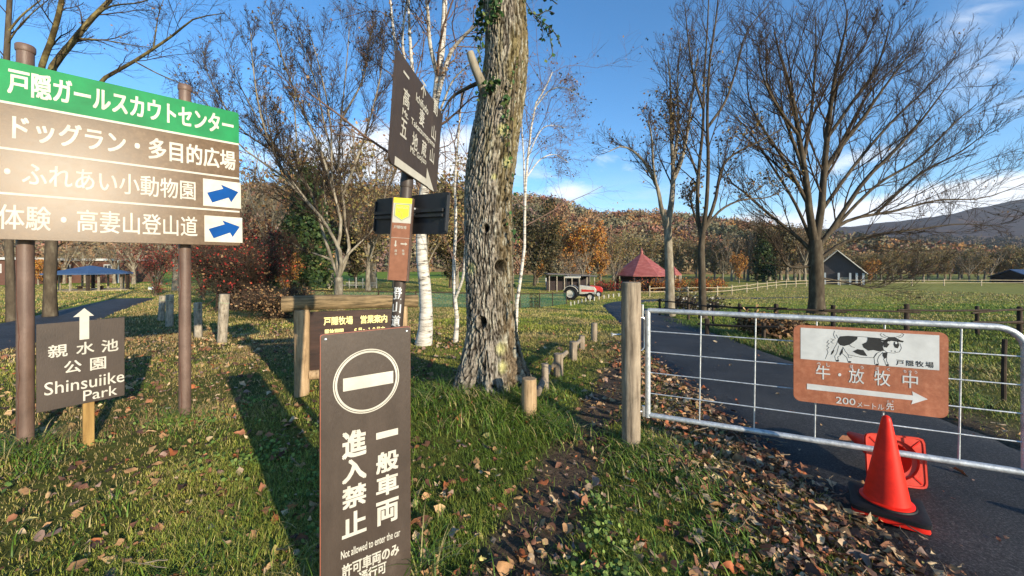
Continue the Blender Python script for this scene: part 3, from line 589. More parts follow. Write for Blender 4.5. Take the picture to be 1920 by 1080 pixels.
for i in range(1, 6):
    s = .389 * i + .03; mb = MB(); mb.tube([(s, .006, gt), (s - .012, .006, gb)], .0058, 7); mb.build('wire', M['galv'], gate, True)

cowm = Matrix.Translation(gate.location) @ gate.rotation_euler.to_matrix().to_4x4()
pl = Plane(cowm, -.045)
cs = [pl.uv(*p) for p in ((1493, 608), (1781, 625), (1776, 784), (1483, 751))]
u0 = (cs[0][0] + cs[3][0]) / 2; u1 = (cs[1][0] + cs[2][0]) / 2; vt = (cs[0][1] + cs[1][1]) / 2; vb = (cs[2][1] + cs[3][1]) / 2
lc = cowm @ Vector(((u0 + u1) / 2, -.045, vb))
cow = thing('grazing_sign', 'weathered reddish sign with black and white cow and arrow hung on the gate', 'sign', tuple(lc), gate.rotation_euler.z)
ox, oz = (u0 + u1) / 2, vb; pl = Plane(mat_of(cow), 0); u0 -= ox; u1 -= ox; vt -= oz; vb = 0
mb = MB(); mb.prism(rrect(u0, u1, vb, vt, .045), .0, .01); mb.build('sign_panel', M['sign_red'], cow)
mb = MB(); mb.tube([(-.1, .012, vt - .1), (-.1, .028, vt - .1)], .012, 8); mb.tube([(.2, .012, vt - .1), (.2, .028, vt - .1)], .012, 8); mb.build('wire_tie', M['steel'], cow)
wc = [pl.uv(*p) for p in ((1501, 614), (1763, 629), (1759, 694), (1501, 673))]
wu0 = (wc[0][0] + wc[3][0]) / 2; wu1 = (wc[1][0] + wc[2][0]) / 2; wv1 = (wc[0][1] + wc[1][1]) / 2; wv0 = (wc[2][1] + wc[3][1]) / 2
mb = MB(); mb.flat([(wu0, wv0), (wu1, wv0), (wu1, wv1), (wu0, wv1)], -.0016); wp = mb.build('white_plate', M['white_paint'], cow)
def zq(x, y): return pl.uv(1440 + x / 4, 590 + y / 4)
mb = MB()
for poly in ([(525, 180), (540, 162), (600, 158), (672, 163), (668, 185), (640, 205), (610, 225), (570, 235), (540, 228), (522, 205)], [(745, 168), (800, 172), (862, 178), (832, 193), (872, 210), (855, 240), (872, 270), (830, 274), (790, 265), (750, 270), (715, 245), (705, 220), (738, 205), (745, 190)],
             [(635, 275), (670, 258), (715, 265), (745, 310), (700, 305), (660, 290)], [(860, 285), (897, 280), (890, 320), (872, 332), (858, 305)], [(470, 300), (478, 275), (497, 262), (490, 285), (476, 300)], [(532, 300), (555, 252), (562, 280), (547, 300)],
             [(864, 202), (888, 188), (912, 196), (907, 225), (890, 247), (866, 243)], [(943, 204), (975, 200), (984, 230), (972, 252), (950, 246), (940, 225)], [(880, 188), (905, 167), (950, 167), (990, 190), (1018, 198), (1010, 208), (975, 203), (925, 196), (880, 204), (828, 196), (836, 186)]):
    mb.flat([zq(*p) for p in poly][::-1], -.0024)
for x, y in ((520, 345), (612, 354), (818, 374), (895, 378)): mb.flat([zq(x + 13 * cos(-a), y + 7 * sin(-a)) for a in np.linspace(0, 2 * pi, 9)[:-1]], -.0024)
for x, y in ((925, 272), (952, 274)): mb.flat([zq(x + 6 * cos(-a), y + 4 * sin(-a)) for a in np.linspace(0, 2 * pi, 7)[:-1]], -.0024)
for ln in ([(672, 163), (745, 168)], [(525, 185), (515, 220), (500, 245), (480, 280)], [(560, 240), (580, 275), (600, 300), (700, 320), (790, 322), (812, 290), (850, 272)], [(820, 285), (795, 320), (800, 372)], [(862, 280), (832, 310), (820, 340), (828, 372)], [(864, 330), (876, 352), (882, 375)], [(890, 318), (888, 345), (902, 375)],
           [(530, 232), (515, 290), (500, 310), (506, 342)], [(562, 240), (556, 290), (590, 320), (600, 352)], [(547, 300), (522, 318), (528, 345)], [(600, 300), (604, 322), (630, 318)], [(870, 192), (858, 240), (866, 264), (892, 283), (940, 288), (985, 278), (1000, 250), (988, 215)], [(882, 172), (855, 165), (840, 150), (850, 138)], [(905, 168), (880, 160), (862, 145)], [(975, 175), (1005, 165), (1018, 148), (1000, 138)], [(958, 168), (985, 160), (1000, 150)],
           [(505, 180), (490, 150), (498, 120)], [(525, 175), (510, 150)], [(500, 190), (470, 180)], [(455, 190), (440, 210), (460, 215), (438, 235), (458, 245), (440, 260), (450, 280), (430, 330)], [(490, 190), (470, 205), (490, 215)], [(610, 225), (625, 240), (650, 245)]):
    Q = [Vector((*zq(*p), 0)) for p in ln]; Q = [Vector((q.x, q.y)) for q in Q]
    for a, b in zip(Q, Q[1:]):
        t = (b - a).normalized(); nn = Vector((-t.y, t.x)) * .0014; mb.flat([a - nn, b - nn, b + nn, a + nn], -.0022)
mb.build('cow_drawing', M['ink'], wp)
mb = MB()
for x, y in ((903, 208), (960, 211)): mb.flat([zq(x + 9 * cos(-a), y + 9 * sin(-a)) for a in np.linspace(0, 2 * pi, 11)[:-1]], -.003)
mb.build('cow_eyes', M['white_paint'], wp)
mb = MB(); text(mb, '戸隠牧場', zq(960, 360)[0], zq(1242, 375)[0], (zq(965, 384)[1] + zq(1235, 402)[1]) / 2 + .004, (zq(965, 338)[1] + zq(1235, 356)[1]) / 2 + .002, -.0024, bold=.02, spacing=1.25); mb.build('lettering', M['ink'], wp)
mb = MB()
for ch, x, y, s in (('牛', 412, 434, 54), ('放', 662, 460, 58), ('牧', 856, 476, 60), ('中', 1066, 495, 58), ('先', 914, 687, 29)):
    a = zq(x - s, y); b = zq(x + s, y); t_ = zq(x, y - s * .95); c_ = zq(x, y + s * .95); text(mb, ch, a[0], b[0], c_[1], t_[1], -.0016, bold=.01)
for x, y, s, ch in ((380, 370, 14, 'う'), (452, 376, 14, 'し'), (626, 388, 12, 'ほ'), (704, 396, 12, 'う'), (820, 402, 12, 'ぼ'), (902, 410, 12, 'く'), (1026, 424, 11, 'ち'), (1066, 428, 11, 'ゅ'), (1108, 432, 11, 'う'), (898, 648, 7, 'さ'), (934, 650, 7, 'き')):
    a = zq(x - s, y); b = zq(x + s, y); text(mb, ch, a[0], b[0], zq(x, y + s)[1], zq(x, y - s)[1], -.0016, bold=.01)
mb.flat([zq(537 + 12 * cos(-a), 450 + 12 * sin(-a)) for a in np.linspace(0, 2 * pi, 13)[:-1]], -.0016)
text(mb, '200', zq(508, 640)[0], zq(655, 655)[0], zq(580, 672)[1], zq(580, 622)[1], -.0016, bold=.008)
text(mb, 'メートル', zq(668, 680)[0], zq(868, 690)[0], zq(770, 704)[1], zq(770, 664)[1], -.0016, bold=.0)
mb.build('lettering', M['white_paint'], cow)
mb = MB(); mb.flat([zq(*p) for p in ((291, 558), (1084, 642), (1074, 672), (1197, 634), (1080, 574), (1086, 606), (292, 516))], -.0016); mb.build('arrow', M['white_paint'], cow)

# ================================================================== traffic cones
def cone_parts(root, ring):
    hb = .172; k = 64; ang = [2 * pi * i / k - pi for i in range(k)]
    outline = lambda h: [(h * cos(a) / (abs(cos(a)) ** 12 + abs(sin(a)) ** 12) ** (1 / 12.), h * sin(a) / (abs(cos(a)) ** 12 + abs(sin(a)) ** 12) ** (1 / 12.)) for a in ang]
    order = outline(hb); top = [(x, y, .026) for x, y in order]; low = [(x * 1.02, y * 1.02, .0) for x, y in order]
    cir = lambda r, z: [(r * cos(a), r * sin(a), z) for a in ang]
    prof = [low, top, cir(.135, .028), cir(.124, .034), cir(.118, .05)] + [cir(.114 - .088 * t, .07 + .50 * t) for t in np.linspace(0, 1, 9)] + [cir(.021, .590), cir(.014, .602), cir(.004, .607)]
    V = [p for ringp in prof for p in ringp]; F = [(i * k + j, i * k + (j + 1) % k, (i + 1) * k + (j + 1) % k, (i + 1) * k + j) for i in range(len(prof) - 1) for j in range(k)] + [tuple(range((len(prof) - 1) * k, len(prof) * k))]
    mb = MB(); mb.add(V, F); body = mb.build('body', M['cone_red'], root, True)
    inner = [[(x * 1.015, y * 1.015, .001) for x, y in order], [(x * .95, y * .95, .002) for x, y in order], [(x * .94, y * .94, .008) for x, y in order], cir(.140, .009), cir(.136, .026), cir(.118, .030), cir(.108, .032), cir(.104, .05)] + [cir(.104 - .083 * t, .07 + .49 * t) for t in np.linspace(.1, 1, 5)]
    V = [p for ringp in inner for p in ringp]; F = [(i * k + j, (i + 1) * k + j, (i + 1) * k + (j + 1) % k, i * k + (j + 1) % k) for i in range(len(inner) - 1) for j in range(k)]
    mb = MB(); mb.add(V, F); ins = mb.build('inside', M['cone_in'], root, True)
    mb = MB()
    for a in (45, 135, 225, 315):
        Rm = Matrix.Rotation(R(a), 4, 'Z'); mb.box(.142, .205, -.004, .004, .003, .0085, Rm)
    mb.build('rib', M['cone_red'], ins)
    if ring:
        mb = MB(); o2 = outline(.180); k2 = len(o2); an2 = ang
        pr = [[(x, y, .030) for x, y in o2], [(x, y, .052) for x, y in o2], [(x * .97, y * .97, .056) for x, y in o2], [(.142 * cos(a), .142 * sin(a), .058) for a in an2], [(.138 * cos(a), .138 * sin(a), .066) for a in an2], [(.128 * cos(a), .128 * sin(a), .066) for a in an2], [(.124 * cos(a), .124 * sin(a), .034) for a in an2]]
        V = [p for q in pr for p in q]; mb.add(V, [(i * k2 + j, i * k2 + (j + 1) % k2, (i + 1) * k2 + (j + 1) % k2, (i + 1) * k2 + j) for i in range(len(pr) - 1) for j in range(k2)]); mb.build('weight_ring', M['rubber'], root, True)
        mb = MB(); mb.lathe([(.118, .060), (.131, .066), (.131, .072), (.112, .078)], 40, cap=False); mb.build('flange', M['cone_red'], root, True)
q = ground(1662, 968); q.z += .035
c1 = thing('traffic_cone', 'upright red traffic cone with black weight ring in front of the gate', 'traffic cone', tuple(q), R(-38)); cone_parts(c1, True)
q = ground(1684, 900); axis = Vector((.27, .955, -.10)).normalized()
c2 = thing('traffic_cone', 'fallen red traffic cone lying on its side behind the upright one', 'traffic cone', (2.755, 2.76, zf(2.755, 2.76) + .035 + .172))
c2.rotation_euler = axis.to_track_quat('Z', 'Y').to_euler(); cone_parts(c2, False)

# ================================================================== trees
def nrm(v): return v / np.maximum(np.linalg.norm(v, axis=-1, keepdims=True), 1e-9)
def tubes(P, Rd, m):
    """P [n,k,3] centre lines, Rd [n,k] radii -> vertices, quads"""
    n, k, _ = P.shape; T = nrm(np.gradient(P, axis=1)); ref = np.where(np.abs(T[:, :1, 2:3]) > .9, np.array([1., 0, 0]), np.array([0, 0, 1.]))
    U = nrm(np.cross(T, np.broadcast_to(ref, T.shape))); Wv = np.cross(T, U); a = 2 * np.pi * np.arange(m) / m
    V = P[:, :, None] + (U[:, :, None] * np.cos(a)[:, None] + Wv[:, :, None] * np.sin(a)[:, None]) * Rd[:, :, None, None]
    i = np.arange(n * k * m).reshape(n, k, m); j = np.roll(i, -1, 2)
    F = np.stack([i[:, :-1], j[:, :-1], j[:, 1:], i[:, 1:]], -1).reshape(-1, 4)
    return V.reshape(-1, 3), F
def sample(P, Rd, t):
    """points, tangents, radii of curves P [n,k,3] at fractions t [n,c]"""
    n, k, _ = P.shape; u = t * (k - 1); i = np.minimum(u.astype(int), k - 2); f = (u - i)[..., None]; r = np.arange(n)[:, None]
    return P[r, i] * (1 - f) + P[r, i + 1] * f, nrm(P[r, i + 1] - P[r, i]), Rd[r, i] * (1 - f[..., 0]) + Rd[r, i + 1] * f[..., 0]
def sprout(rs, P, Rd, c, t0, t1, length, ang, up, kk, rk, wig=.12, rmin=.002, lfix=None, fan=0.0):
    """c children per curve"""
    n = len(P); t = t0 + (t1 - t0) * (np.arange(c)[None] + rs.rand(n, c)) / c
    S_, T_, r_ = sample(P, Rd, t); L0 = np.linalg.norm(np.diff(P, axis=1), axis=2).sum(1)[:, None] if lfix is None else lfix
    Ln = (L0 * length * (1.05 - .55 * t) * (.65 + .7 * rs.rand(n, c)))[..., None]
    q = rs.randn(n, c, 3); q = nrm(q - T_ * (q * T_).sum(-1, keepdims=True))
    D = nrm(T_ * np.cos(ang) + q * np.sin(ang) * (.7 + .6 * rs.rand(n, c, 1)) + np.array([0, 0, up]))
    S_, D, Ln, r_ = S_.reshape(-1, 3), D.reshape(-1, 3), Ln.reshape(-1, 1), r_.reshape(-1)
    pts = [S_]; d = D
    for i in range(kk - 1):
        d = nrm(d + rs.randn(*d.shape) * wig + np.array([0, 0, up * .35])); pts.append(pts[-1] + d * Ln / (kk - 1))
    Pn = np.stack(pts, 1); r0 = np.maximum(np.minimum(r_ * rk, r_ * .9), rmin)
    return Pn, r0[:, None] * np.linspace(1, .35, kk)[None]
def smooth_limb(pts, k=14):
    return crom(np.array(pts, float), k)
def leafset(rs, C, size, cols, flat=.0, var=.25, hang=0.0):
    """leaf-sized bent quads at points C"""
    n = len(C); a = nrm(rs.randn(n, 3) + np.array([0, 0, -hang])); b = rs.randn(n, 3); b[:, 2] += flat * 3; b = nrm(b - a * (a * b).sum(1, keepdims=True)); c = np.cross(a, b)
    s = (size * (.6 + .8 * rs.rand(n)))[:, None]
    V = np.stack([C - a * s * .5, C + c * s * .34 + b * s * .08, C + a * s * .5, C - c * s * .34 + b * s * .08], 1)
    pal = np.array(cols); cc = pal[rs.randint(0, len(pal), n)] * (1 - var + 2 * var * rs.rand(n, 1)); cc = np.repeat(cc, 4, 0)
    return V.reshape(-1, 3), np.arange(4 * n).reshape(n, 4), cc
def merge(parts):
    V = []; F = []; k = 0
    for v, f in parts: V.append(v); F.append(f + k); k += len(v)
    return np.concatenate(V), np.concatenate(F)
def px_limb(pts, Y, rs, dep=0.0, base=None):
    """limb read off the photograph as pixel points, given its own depth drift"""
    out = []
    for i, p in enumerate(pts):
        d = (p[2] if len(p) > 2 else dep * i / max(1, len(pts) - 1)); v = at(p[0], p[1], Y + d); out.append((v.x, v.y, v.z))
    if base is not None: out[0] = base
    return np.array(out)
def tree(name, label, cat, base, limbs, seed, barkm, twigm, group=None, levels=None, leaves=None, k=14, sides=10, wob=.0, trunk_name='trunk', flare=1.25, limbm=None):
    """limbs: list of (points [m,3] world, r0, r1); the first is the trunk.  levels: sprout settings from the limbs outward"""
    rs = np.random.RandomState(seed); base = np.array(base, float)
    root = thing(name, label, cat, tuple(base), 0, group)
    P = np.stack([smooth_limb(l[0], k) for l in limbs]) - base; P = P + wob * rs.randn(*P.shape) * np.linspace(.0, 1, k)[None, :, None]
    Rd = np.stack([np.linspace(l[1], l[2], k) for l in limbs]); Rd[0, 0] *= flare; Rd[0, 1] *= 1 + (flare - 1) * .35
    if limbm:
        V, F = tubes(P[:1], Rd[:1], sides); fast(trunk_name, V, F, barkm, root, True); V, F = tubes(P[1:], Rd[1:], sides); fast('limbs', V, F, limbm, root, True)
    else:
        V, F = tubes(P, Rd, sides); fast(trunk_name, V, F, barkm, root, True)
    lv = levels or []; parts = []; cur, cr = P, Rd; curves = []
    for i, L in enumerate(lv):
        src, sr = (cur, cr)
        if L.get('skip_trunk') and i == 0: src, sr = P[1:], Rd[1:]
        Q, qr = sprout(rs, src, sr, L['c'], L.get('t0', .25), L.get('t1', 1.0), L['len'], L.get('ang', .8), L.get('up', .15), L.get('k', 5), L.get('rk', .55), L.get('wig', .13), L.get('rmin', .002), L.get('lfix'))
        parts.append(tubes(Q, qr, L.get('m', 4))); curves.append(Q); cur, cr = Q, qr
    if parts:
        V, F = merge(parts); fast('branches', V, F, twigm, root, True)
    if leaves:
        n, size, cols = leaves['n'], leaves['size'], leaves['cols']; Q = curves[leaves.get('lev', -1)]
        if 'zmax' in leaves: Q = Q[(Q[:, -1, 2] < leaves['zmax'])]
        i = rs.randint(0, len(Q), n); t = rs.randint(1, Q.shape[1], n); C = Q[i, t] + rs.randn(n, 3) * leaves.get('spread', .05)
        V, F, cc = leafset(rs, C, size, cols, hang=leaves.get('hang', .5)); fast('foliage', V, F, M['attr'], root, False, cc)
    return root
def wpx(w, Y): return w / 2 * Y / FOC
TAN = [(.30, .17, .07), (.22, .11, .05), (.36, .24, .12), (.16, .08, .04)]
BROWN = [(.13, .065, .03), (.20, .11, .05), (.09, .05, .025), (.24, .15, .07)]
ORANGE = [(.42, .15, .025), (.50, .22, .03), (.34, .10, .02), (.55, .30, .06)]
RED = [(.30, .025, .018), (.22, .018, .015), (.40, .05, .03), (.16, .015, .014)]
OLIVE = [(.13, .12, .03), (.19, .16, .045), (.10, .085, .03), (.24, .19, .07)]
GREEN = [(.020, .042, .012), (.03, .06, .016), (.014, .03, .009), (.05, .08, .02)]
IVY = [(.020, .055, .014), (.03, .085, .02), (.05, .11, .03), (.09, .12, .03)]

# ---- the old broad tree in the middle, with real furrowed bark
from mathutils import noise as mn
OY = 4.32; ob = ground(921, 734); OY = ob.y + .28
def old_tree():
    root = thing('old_tree', 'massive old tree with furrowed grey bark, lichen and ivy beside the log stakes', 'tree', (at(918, 735, OY).x, OY, zf(at(918, 735, OY).x, OY)))
    b = np.array(root.location)
    prof = [(735, 918, 124), (715, 919, 118), (690, 919.5, 111), (666, 920, 105), (640, 921, 97), (614, 921.5, 92), (537, 919.5, 90), (433, 918, 91), (355, 919, 91), (303, 924, 95), (252, 930, 92), (200, 938, 89), (167, 943, 87), (100, 948, 83), (60, 947, 81), (0, 943, 79), (-120, 946, 75), (-300, 952, 70), (-520, 956, 64), (-800, 960, 50)]
    zz = []; cx = []; rd = []
    for py, px, w in prof: p_ = at(px, py, OY); zz.append(p_.z); cx.append(p_.x); rd.append(w / 2 * OY / FOC * .965)
    zz[0] = b[2] - .05; zz = np.array(zz); cx = np.array(cx); rd = np.array(rd)
    nz, m_ = 900, 300; z = np.concatenate([np.linspace(zz[0], 5.6, nz), np.linspace(5.65, zz[-1], 40)]); nz = len(z)
    C = np.interp(z, zz, cx); Rr = np.interp(z, zz, rd); a = 2 * np.pi * np.arange(m_) / m_
    A, Z = np.meshgrid(a, z); 
    RR = Rr[:, None] * np.ones_like(A)
    flare = np.clip(1 - (Z - b[2]) / .75, 0, 1) ** 1.8
    RR = RR + flare * (.09 * np.cos(A * 5 + .6) + .035 * np.cos(A * 9 + 2) + .045)
    # furrows: plates between vertical cracks that wander and join
    u = A * 8.2; cu, su = np.cos(A) * .42 * 11, np.sin(A) * .42 * 11
    flat_ = np.stack([cu.ravel(), su.ravel(), Z.ravel()], 1)
    h = np.empty(len(flat_)); lg = np.empty(len(flat_)); l2 = np.empty(len(flat_))
    for i, (x, y, zc) in enumerate(flat_):
        w = mn.noise((x * .5, y * .5, zc * 2.2)) * .9
        n1 = abs(mn.noise((x * 2.1 + w, y * 2.1 + w, zc * 6.2))); n2 = abs(mn.noise((x * 4.6 + 7, y * 4.6 + w, zc * 16.0 + 3)))
        h[i] = min(1, n1 * 3.4) * .62 + min(1, n2 * 3) * .38; lg[i] = mn.noise((x * .45, y * .45, zc * 1.4 + 9)) + .5 * mn.noise((x * 1.6, y * 1.6, zc * 3.5)); l2[i] = mn.noise((x * 2.2, y * 2.2, zc * 6 + 30)) + .6 * mn.noise((x * 6, y * 6, zc * 15))
    h = h.reshape(A.shape); lg = lg.reshape(A.shape); lg2 = l2.reshape(A.shape)
    amp = .017 + .009 * flare
    RR = RR + (h - .75) * amp * 1.9 + .02 * np.cos(A * 3 + Z * 1.3)
    for px, py, s in ((903, 606, .055), (936, 500, .06), (910, 427, .04)):          # knot holes
        q = at(px, py, OY - .33); dx = (q.x - np.interp(q.z, zz, cx)) / np.interp(q.z, zz, rd); aa = -math.acos(max(-1, min(1, dx)))
        dA = (A - (aa % (2 * pi)) + pi) % (2 * pi) - pi; d2 = (dA * .36 / s) ** 2 + ((Z - q.z) / s) ** 2
        RR = RR - .11 * np.exp(-d2 ** 2) + .02 * np.exp(-((np.sqrt(d2) - 1.5) / .35) ** 2)
    V = np.stack([C[:, None] + RR * np.cos(A), OY + RR * np.sin(A), Z], -1) - b
    i = np.arange(nz * m_).reshape(nz, m_); j = np.roll(i, -1, 1); F = np.stack([i[:-1], j[:-1], j[1:], i[1:]], -1).reshape(-1, 4)
    # bark colour: darker the deeper the crack, pale plates, moss on the right flank, yellow lichen spots
    pale = np.array([.265, .228, .182]); dark = np.array([.022, .017, .012]); moss = np.array([.060, .060, .012]); lich = np.array([.40, .38, .17]); rusty = np.array([.11, .062, .030])
    t = np.clip((h - .28) * 1.9, 0, 1)[..., None]; col = dark * (1 - t) + pale * t
    mo = np.clip((np.cos(A + .15) - .30) * 2.2 + lg * 1.3, 0, 1)[..., None] * (.4 + .6 * np.clip((Z - b[2]) / 1.2, 0, 1))[..., None]
    col = col * (1 - .55 * mo) + moss * (.35 + .9 * t) * .55 * mo
    ru = np.clip((np.cos(A + .55) - .6) * 2 + lg, 0, 1)[..., None] * .5; col = col * (1 - ru) + rusty * (.4 + t) * ru
    up_ = (np.clip((Z - b[2] - 1.7) / 1.2, 0, 1) * np.clip(.25 + lg * 2.2, 0, 1))[..., None] * .5; col = col * (1 - up_) + np.array([.20, .17, .075]) * (.15 + 1.0 * t) * up_; wl = (np.clip((lg2 - .22) * 5, 0, 1) * .65)[..., None]; col = col * (1 - wl) + np.array([.40, .38, .30]) * (.3 + .7 * t) * wl; dk = (np.clip((-lg2 - .18) * 5, 0, 1) * .6)[..., None]; col = col * (1 - dk * .75)
    for px, py, s in ((942, 240, .075), (945, 238, .05), (908, 600, .0), (882, 503, .06), (937, 656, .075), (941, 690, .07), (895, 340, .04), (925, 330, .04), (950, 300, .06)):
        if s == 0: continue
        q = at(px, py, OY - .33); dx = (q.x - np.interp(q.z, zz, cx)) / np.interp(q.z, zz, rd); aa = -math.acos(max(-1, min(1, dx)))
        dA = (A - (aa % (2 * pi)) + pi) % (2 * pi) - pi; g = np.clip(1.3 * np.exp(-((dA * .36 / s) ** 2 + ((Z - q.z) / s) ** 2)) + lg * .5 - .25, 0, 1)[..., None] * (np.hypot(dA * .36, Z - q.z) < s * 2)[..., None]
        col = col * (1 - g) + lich * g
    for px, py, s in ((903, 606, .05), (936, 500, .055), (910, 427, .035)):
        q = at(px, py, OY - .33); dx = (q.x - np.interp(q.z, zz, cx)) / np.interp(q.z, zz, rd); aa = -math.acos(max(-1, min(1, dx)))
        dA = (A - (aa % (2 * pi)) + pi) % (2 * pi) - pi; g = np.exp(-(((dA * .36 / s) ** 2 + ((Z - q.z) / s) ** 2) ** 2))[..., None]; col = col * (1 - g) + np.array([.02, .014, .01]) * g
    fast('trunk', V.reshape(-1, 3), F, M['bark_old'], root, True, np.clip(col.reshape(-1, 3), 0, 1))
    rs = np.random.RandomState(5)
    # broken dead stub on the left and a mossy side limb
    st = np.array([at(912, 190, OY - .1), at(904, 160, OY - .16), at(890, 125, OY - .2), at(881, 98, OY - .22)]) - b
    V, F = tubes(crom(st, 10)[None], np.linspace(.062, .042, 10)[None], 12); fast('dead_stub', V, F, M['bark_grey'], root, True)
    sl = np.array([at(905, 152, OY + .1), at(870, 168, OY + .3), at(845, 185, OY + .4), at(828, 215, OY + .5)]) - b
    P = crom(sl, 10)[None]; Rd = np.linspace(.03, .008, 10)[None]; parts = [tubes(P, Rd, 8)]; Q, qr = sprout(rs, P, Rd, 7, .3, 1, .5, .8, .0, 5, .5, .2); parts.append(tubes(Q, qr, 4)); Q2, q2 = sprout(rs, Q, qr, 5, .3, 1, .6, .7, .0, 4, .5, .2); parts.append(tubes(Q2, q2, 3)); V, F = merge(parts); fast('side_limb', V, F, M['bark_dark'], root, True)
    # crown far above the picture
    P = []; 
    for t in range(9):
        a0 = t * 2.4; z0 = rs.uniform(7, 12.2); c0 = np.array([np.interp(z0, zz, cx), OY, z0]) - b; d = np.array([cos(a0), sin(a0), .8]); P.append(crom(np.array([c0, c0 + d * 1.2, c0 + d * 2.6 + [0, 0, .6], c0 + d * 4 + [0, 0, 1.6]]), 10))
    P = np.stack(P); Rd = np.tile(np.linspace(.13, .03, 10), (9, 1)); parts = [tubes(P, Rd, 8)]; Q, qr = sprout(rs, P, Rd, 9, .25, 1, .5, .8, .25, 6, .5); parts.append(tubes(Q, qr, 5)); Q2, q2 = sprout(rs, Q, qr, 6, .2, 1, .5, .8, .2, 4, .5); parts.append(tubes(Q2, q2, 3)); V, F = merge(parts); fast('branches', V, F, M['twig'], root, True)
    return root
m, n, l, p = new_mat('bark_old'); a_ = n.new('ShaderNodeAttribute'); a_.attribute_name = 'Col'; t_ = n.new('ShaderNodeTexCoord'); q_ = n.new('ShaderNodeTexNoise'); q_.inputs['Scale'].default_value = 34; q_.inputs['Detail'].default_value = 8; q_.inputs['Roughness'].default_value = .7; l.new(t_.outputs['Object'], q_.inputs['Vector'])
r_ = n.new('ShaderNodeMapRange'); r_.inputs['From Min'].default_value = .3; r_.inputs['From Max'].default_value = .7; r_.inputs['To Min'].default_value = .5; r_.inputs['To Max'].default_value = 1.45; l.new(q_.outputs[0], r_.inputs[0]); x_ = n.new('ShaderNodeVectorMath'); x_.operation = 'SCALE'; l.new(a_.outputs['Color'], x_.inputs[0]); l.new(r_.outputs[0], x_.inputs['Scale']); l.new(x_.outputs[0], p.inputs['Base Color'])
p.inputs['Roughness'].default_value = .95; p.inputs['Specular IOR Level'].default_value = .1; b_ = n.new('ShaderNodeBump'); b_.inputs['Strength'].default_value = .7; b_.inputs['Distance'].default_value = .012; l.new(q_.outputs[0], b_.inputs['Height']); l.new(b_.outputs[0], p.inputs['Normal']); M['bark_old'] = m
old = old_tree()
def ivy():
    """climbing ivy: along the trunk's left flank and a hanging spray on the right"""
    rs = np.random.RandomState(8); root = thing('ivy_vine', 'green ivy vine climbing the old tree with a hanging spray on its right', 'ivy', tuple(old.location)); b = np.array(old.location)
    lines = []
    for pts in ([(900, 185, -.2), (897, 120, -.18), (903, 60, -.15), (908, 0, -.1), (915, -60, -.1)], [(893, 75, -.05), (897, 40, -.05), (902, 8, -.05), (908, -40, 0)], [(915, 60, -.3), (920, 20, -.32), (935, -20, -.3)], [(960, 600, -.28), (962, 450, -.3), (958, 330, -.3), (963, 200, -.28), (968, 90, -.2)], [(955, 300, -.33), (948, 210, -.33), (955, 150, -.32)], [(935, 30, -.33), (925, 0, -.33), (930, -40, -.33)], [(908, 165, -.28), (918, 158, -.33), (935, 156, -.35)]):
        lines.append(px_limb(pts, OY, rs))
    for pts in ([(978, -10, -.1), (995, 20, -.12), (1012, 40, -.15), (1022, 58, -.15)], [(990, 22, -.1), (1010, 28, -.2), (1025, 20, -.2), (1040, 25, -.2)], [(1012, 40, -.15), (1030, 50, -.2), (1045, 70, -.2), (1052, 88, -.2)], [(1030, 50, -.2), (1032, 75, -.2), (1036, 100, -.2), (1028, 112, -.2)], [(1000, 30, -.1), (1014, 48, -.1), (1018, 66, -.1), (1010, 75, -.1)], [(980, 0, 0), (1005, -5, -.1), (1030, -2, -.1), (1045, 8, -.1)]):
        lines.append(px_limb(pts, OY, rs))
    P = np.stack([crom(q, 12) for q in lines]) - b; V, F = tubes(P, np.full((len(P), 12), .0055), 5); fast('stem', V, F, M['bark_dark'], root, True)
    C = []; 
    for i, q in enumerate(P):
        nn = (130, 100, 60, 46, 60, 60, 60)[i] if i < 7 else 15; t = rs.rand(nn) * 11; k = np.minimum(t.astype(int), 10); f = (t - k)[:, None]; C.append(q[k] * (1 - f) + q[k + 1] * f + rs.randn(nn, 3) * (.028 if i < 7 else .02))
    V, F, cc = leafset(rs, np.concatenate(C), .055, IVY, hang=.6); fast('foliage', V, F, M['attr'], root, False, cc)
ivy()

# ---- bark of the birches: white with dark bands
m, n, l, p = new_mat('bark_birch'); t_ = n.new('ShaderNodeTexCoord'); mp_ = n.new('ShaderNodeMapping'); mp_.inputs['Scale'].default_value = (2.2, 2.2, 13); l.new(t_.outputs['Object'], mp_.inputs[0]); q_ = n.new('ShaderNodeTexNoise'); q_.inputs['Scale'].default_value = 1.9; q_.inputs['Detail'].default_value = 9; q_.inputs['Roughness'].default_value = .72; l.new(mp_.outputs[0], q_.inputs['Vector'])
r_ = n.new('ShaderNodeValToRGB'); e_ = r_.color_ramp.elements; e_[0].position = .37; e_[0].color = (.04, .03, .025, 1); e_[1].position = .45; e_[1].color = (.40, .36, .30, 1); f_ = e_.new(.58); f_.color = (.60, .56, .50, 1); l.new(q_.outputs[0], r_.inputs[0]); l.new(r_.outputs[0], p.inputs['Base Color']); p.inputs['Roughness'].default_value = .75
b_ = n.new('ShaderNodeBump'); b_.inputs['Strength'].default_value = .35; l.new(q_.outputs[0], b_.inputs['Height']); l.new(b_.outputs[0], p.inputs['Normal']); M['bark_birch'] = m
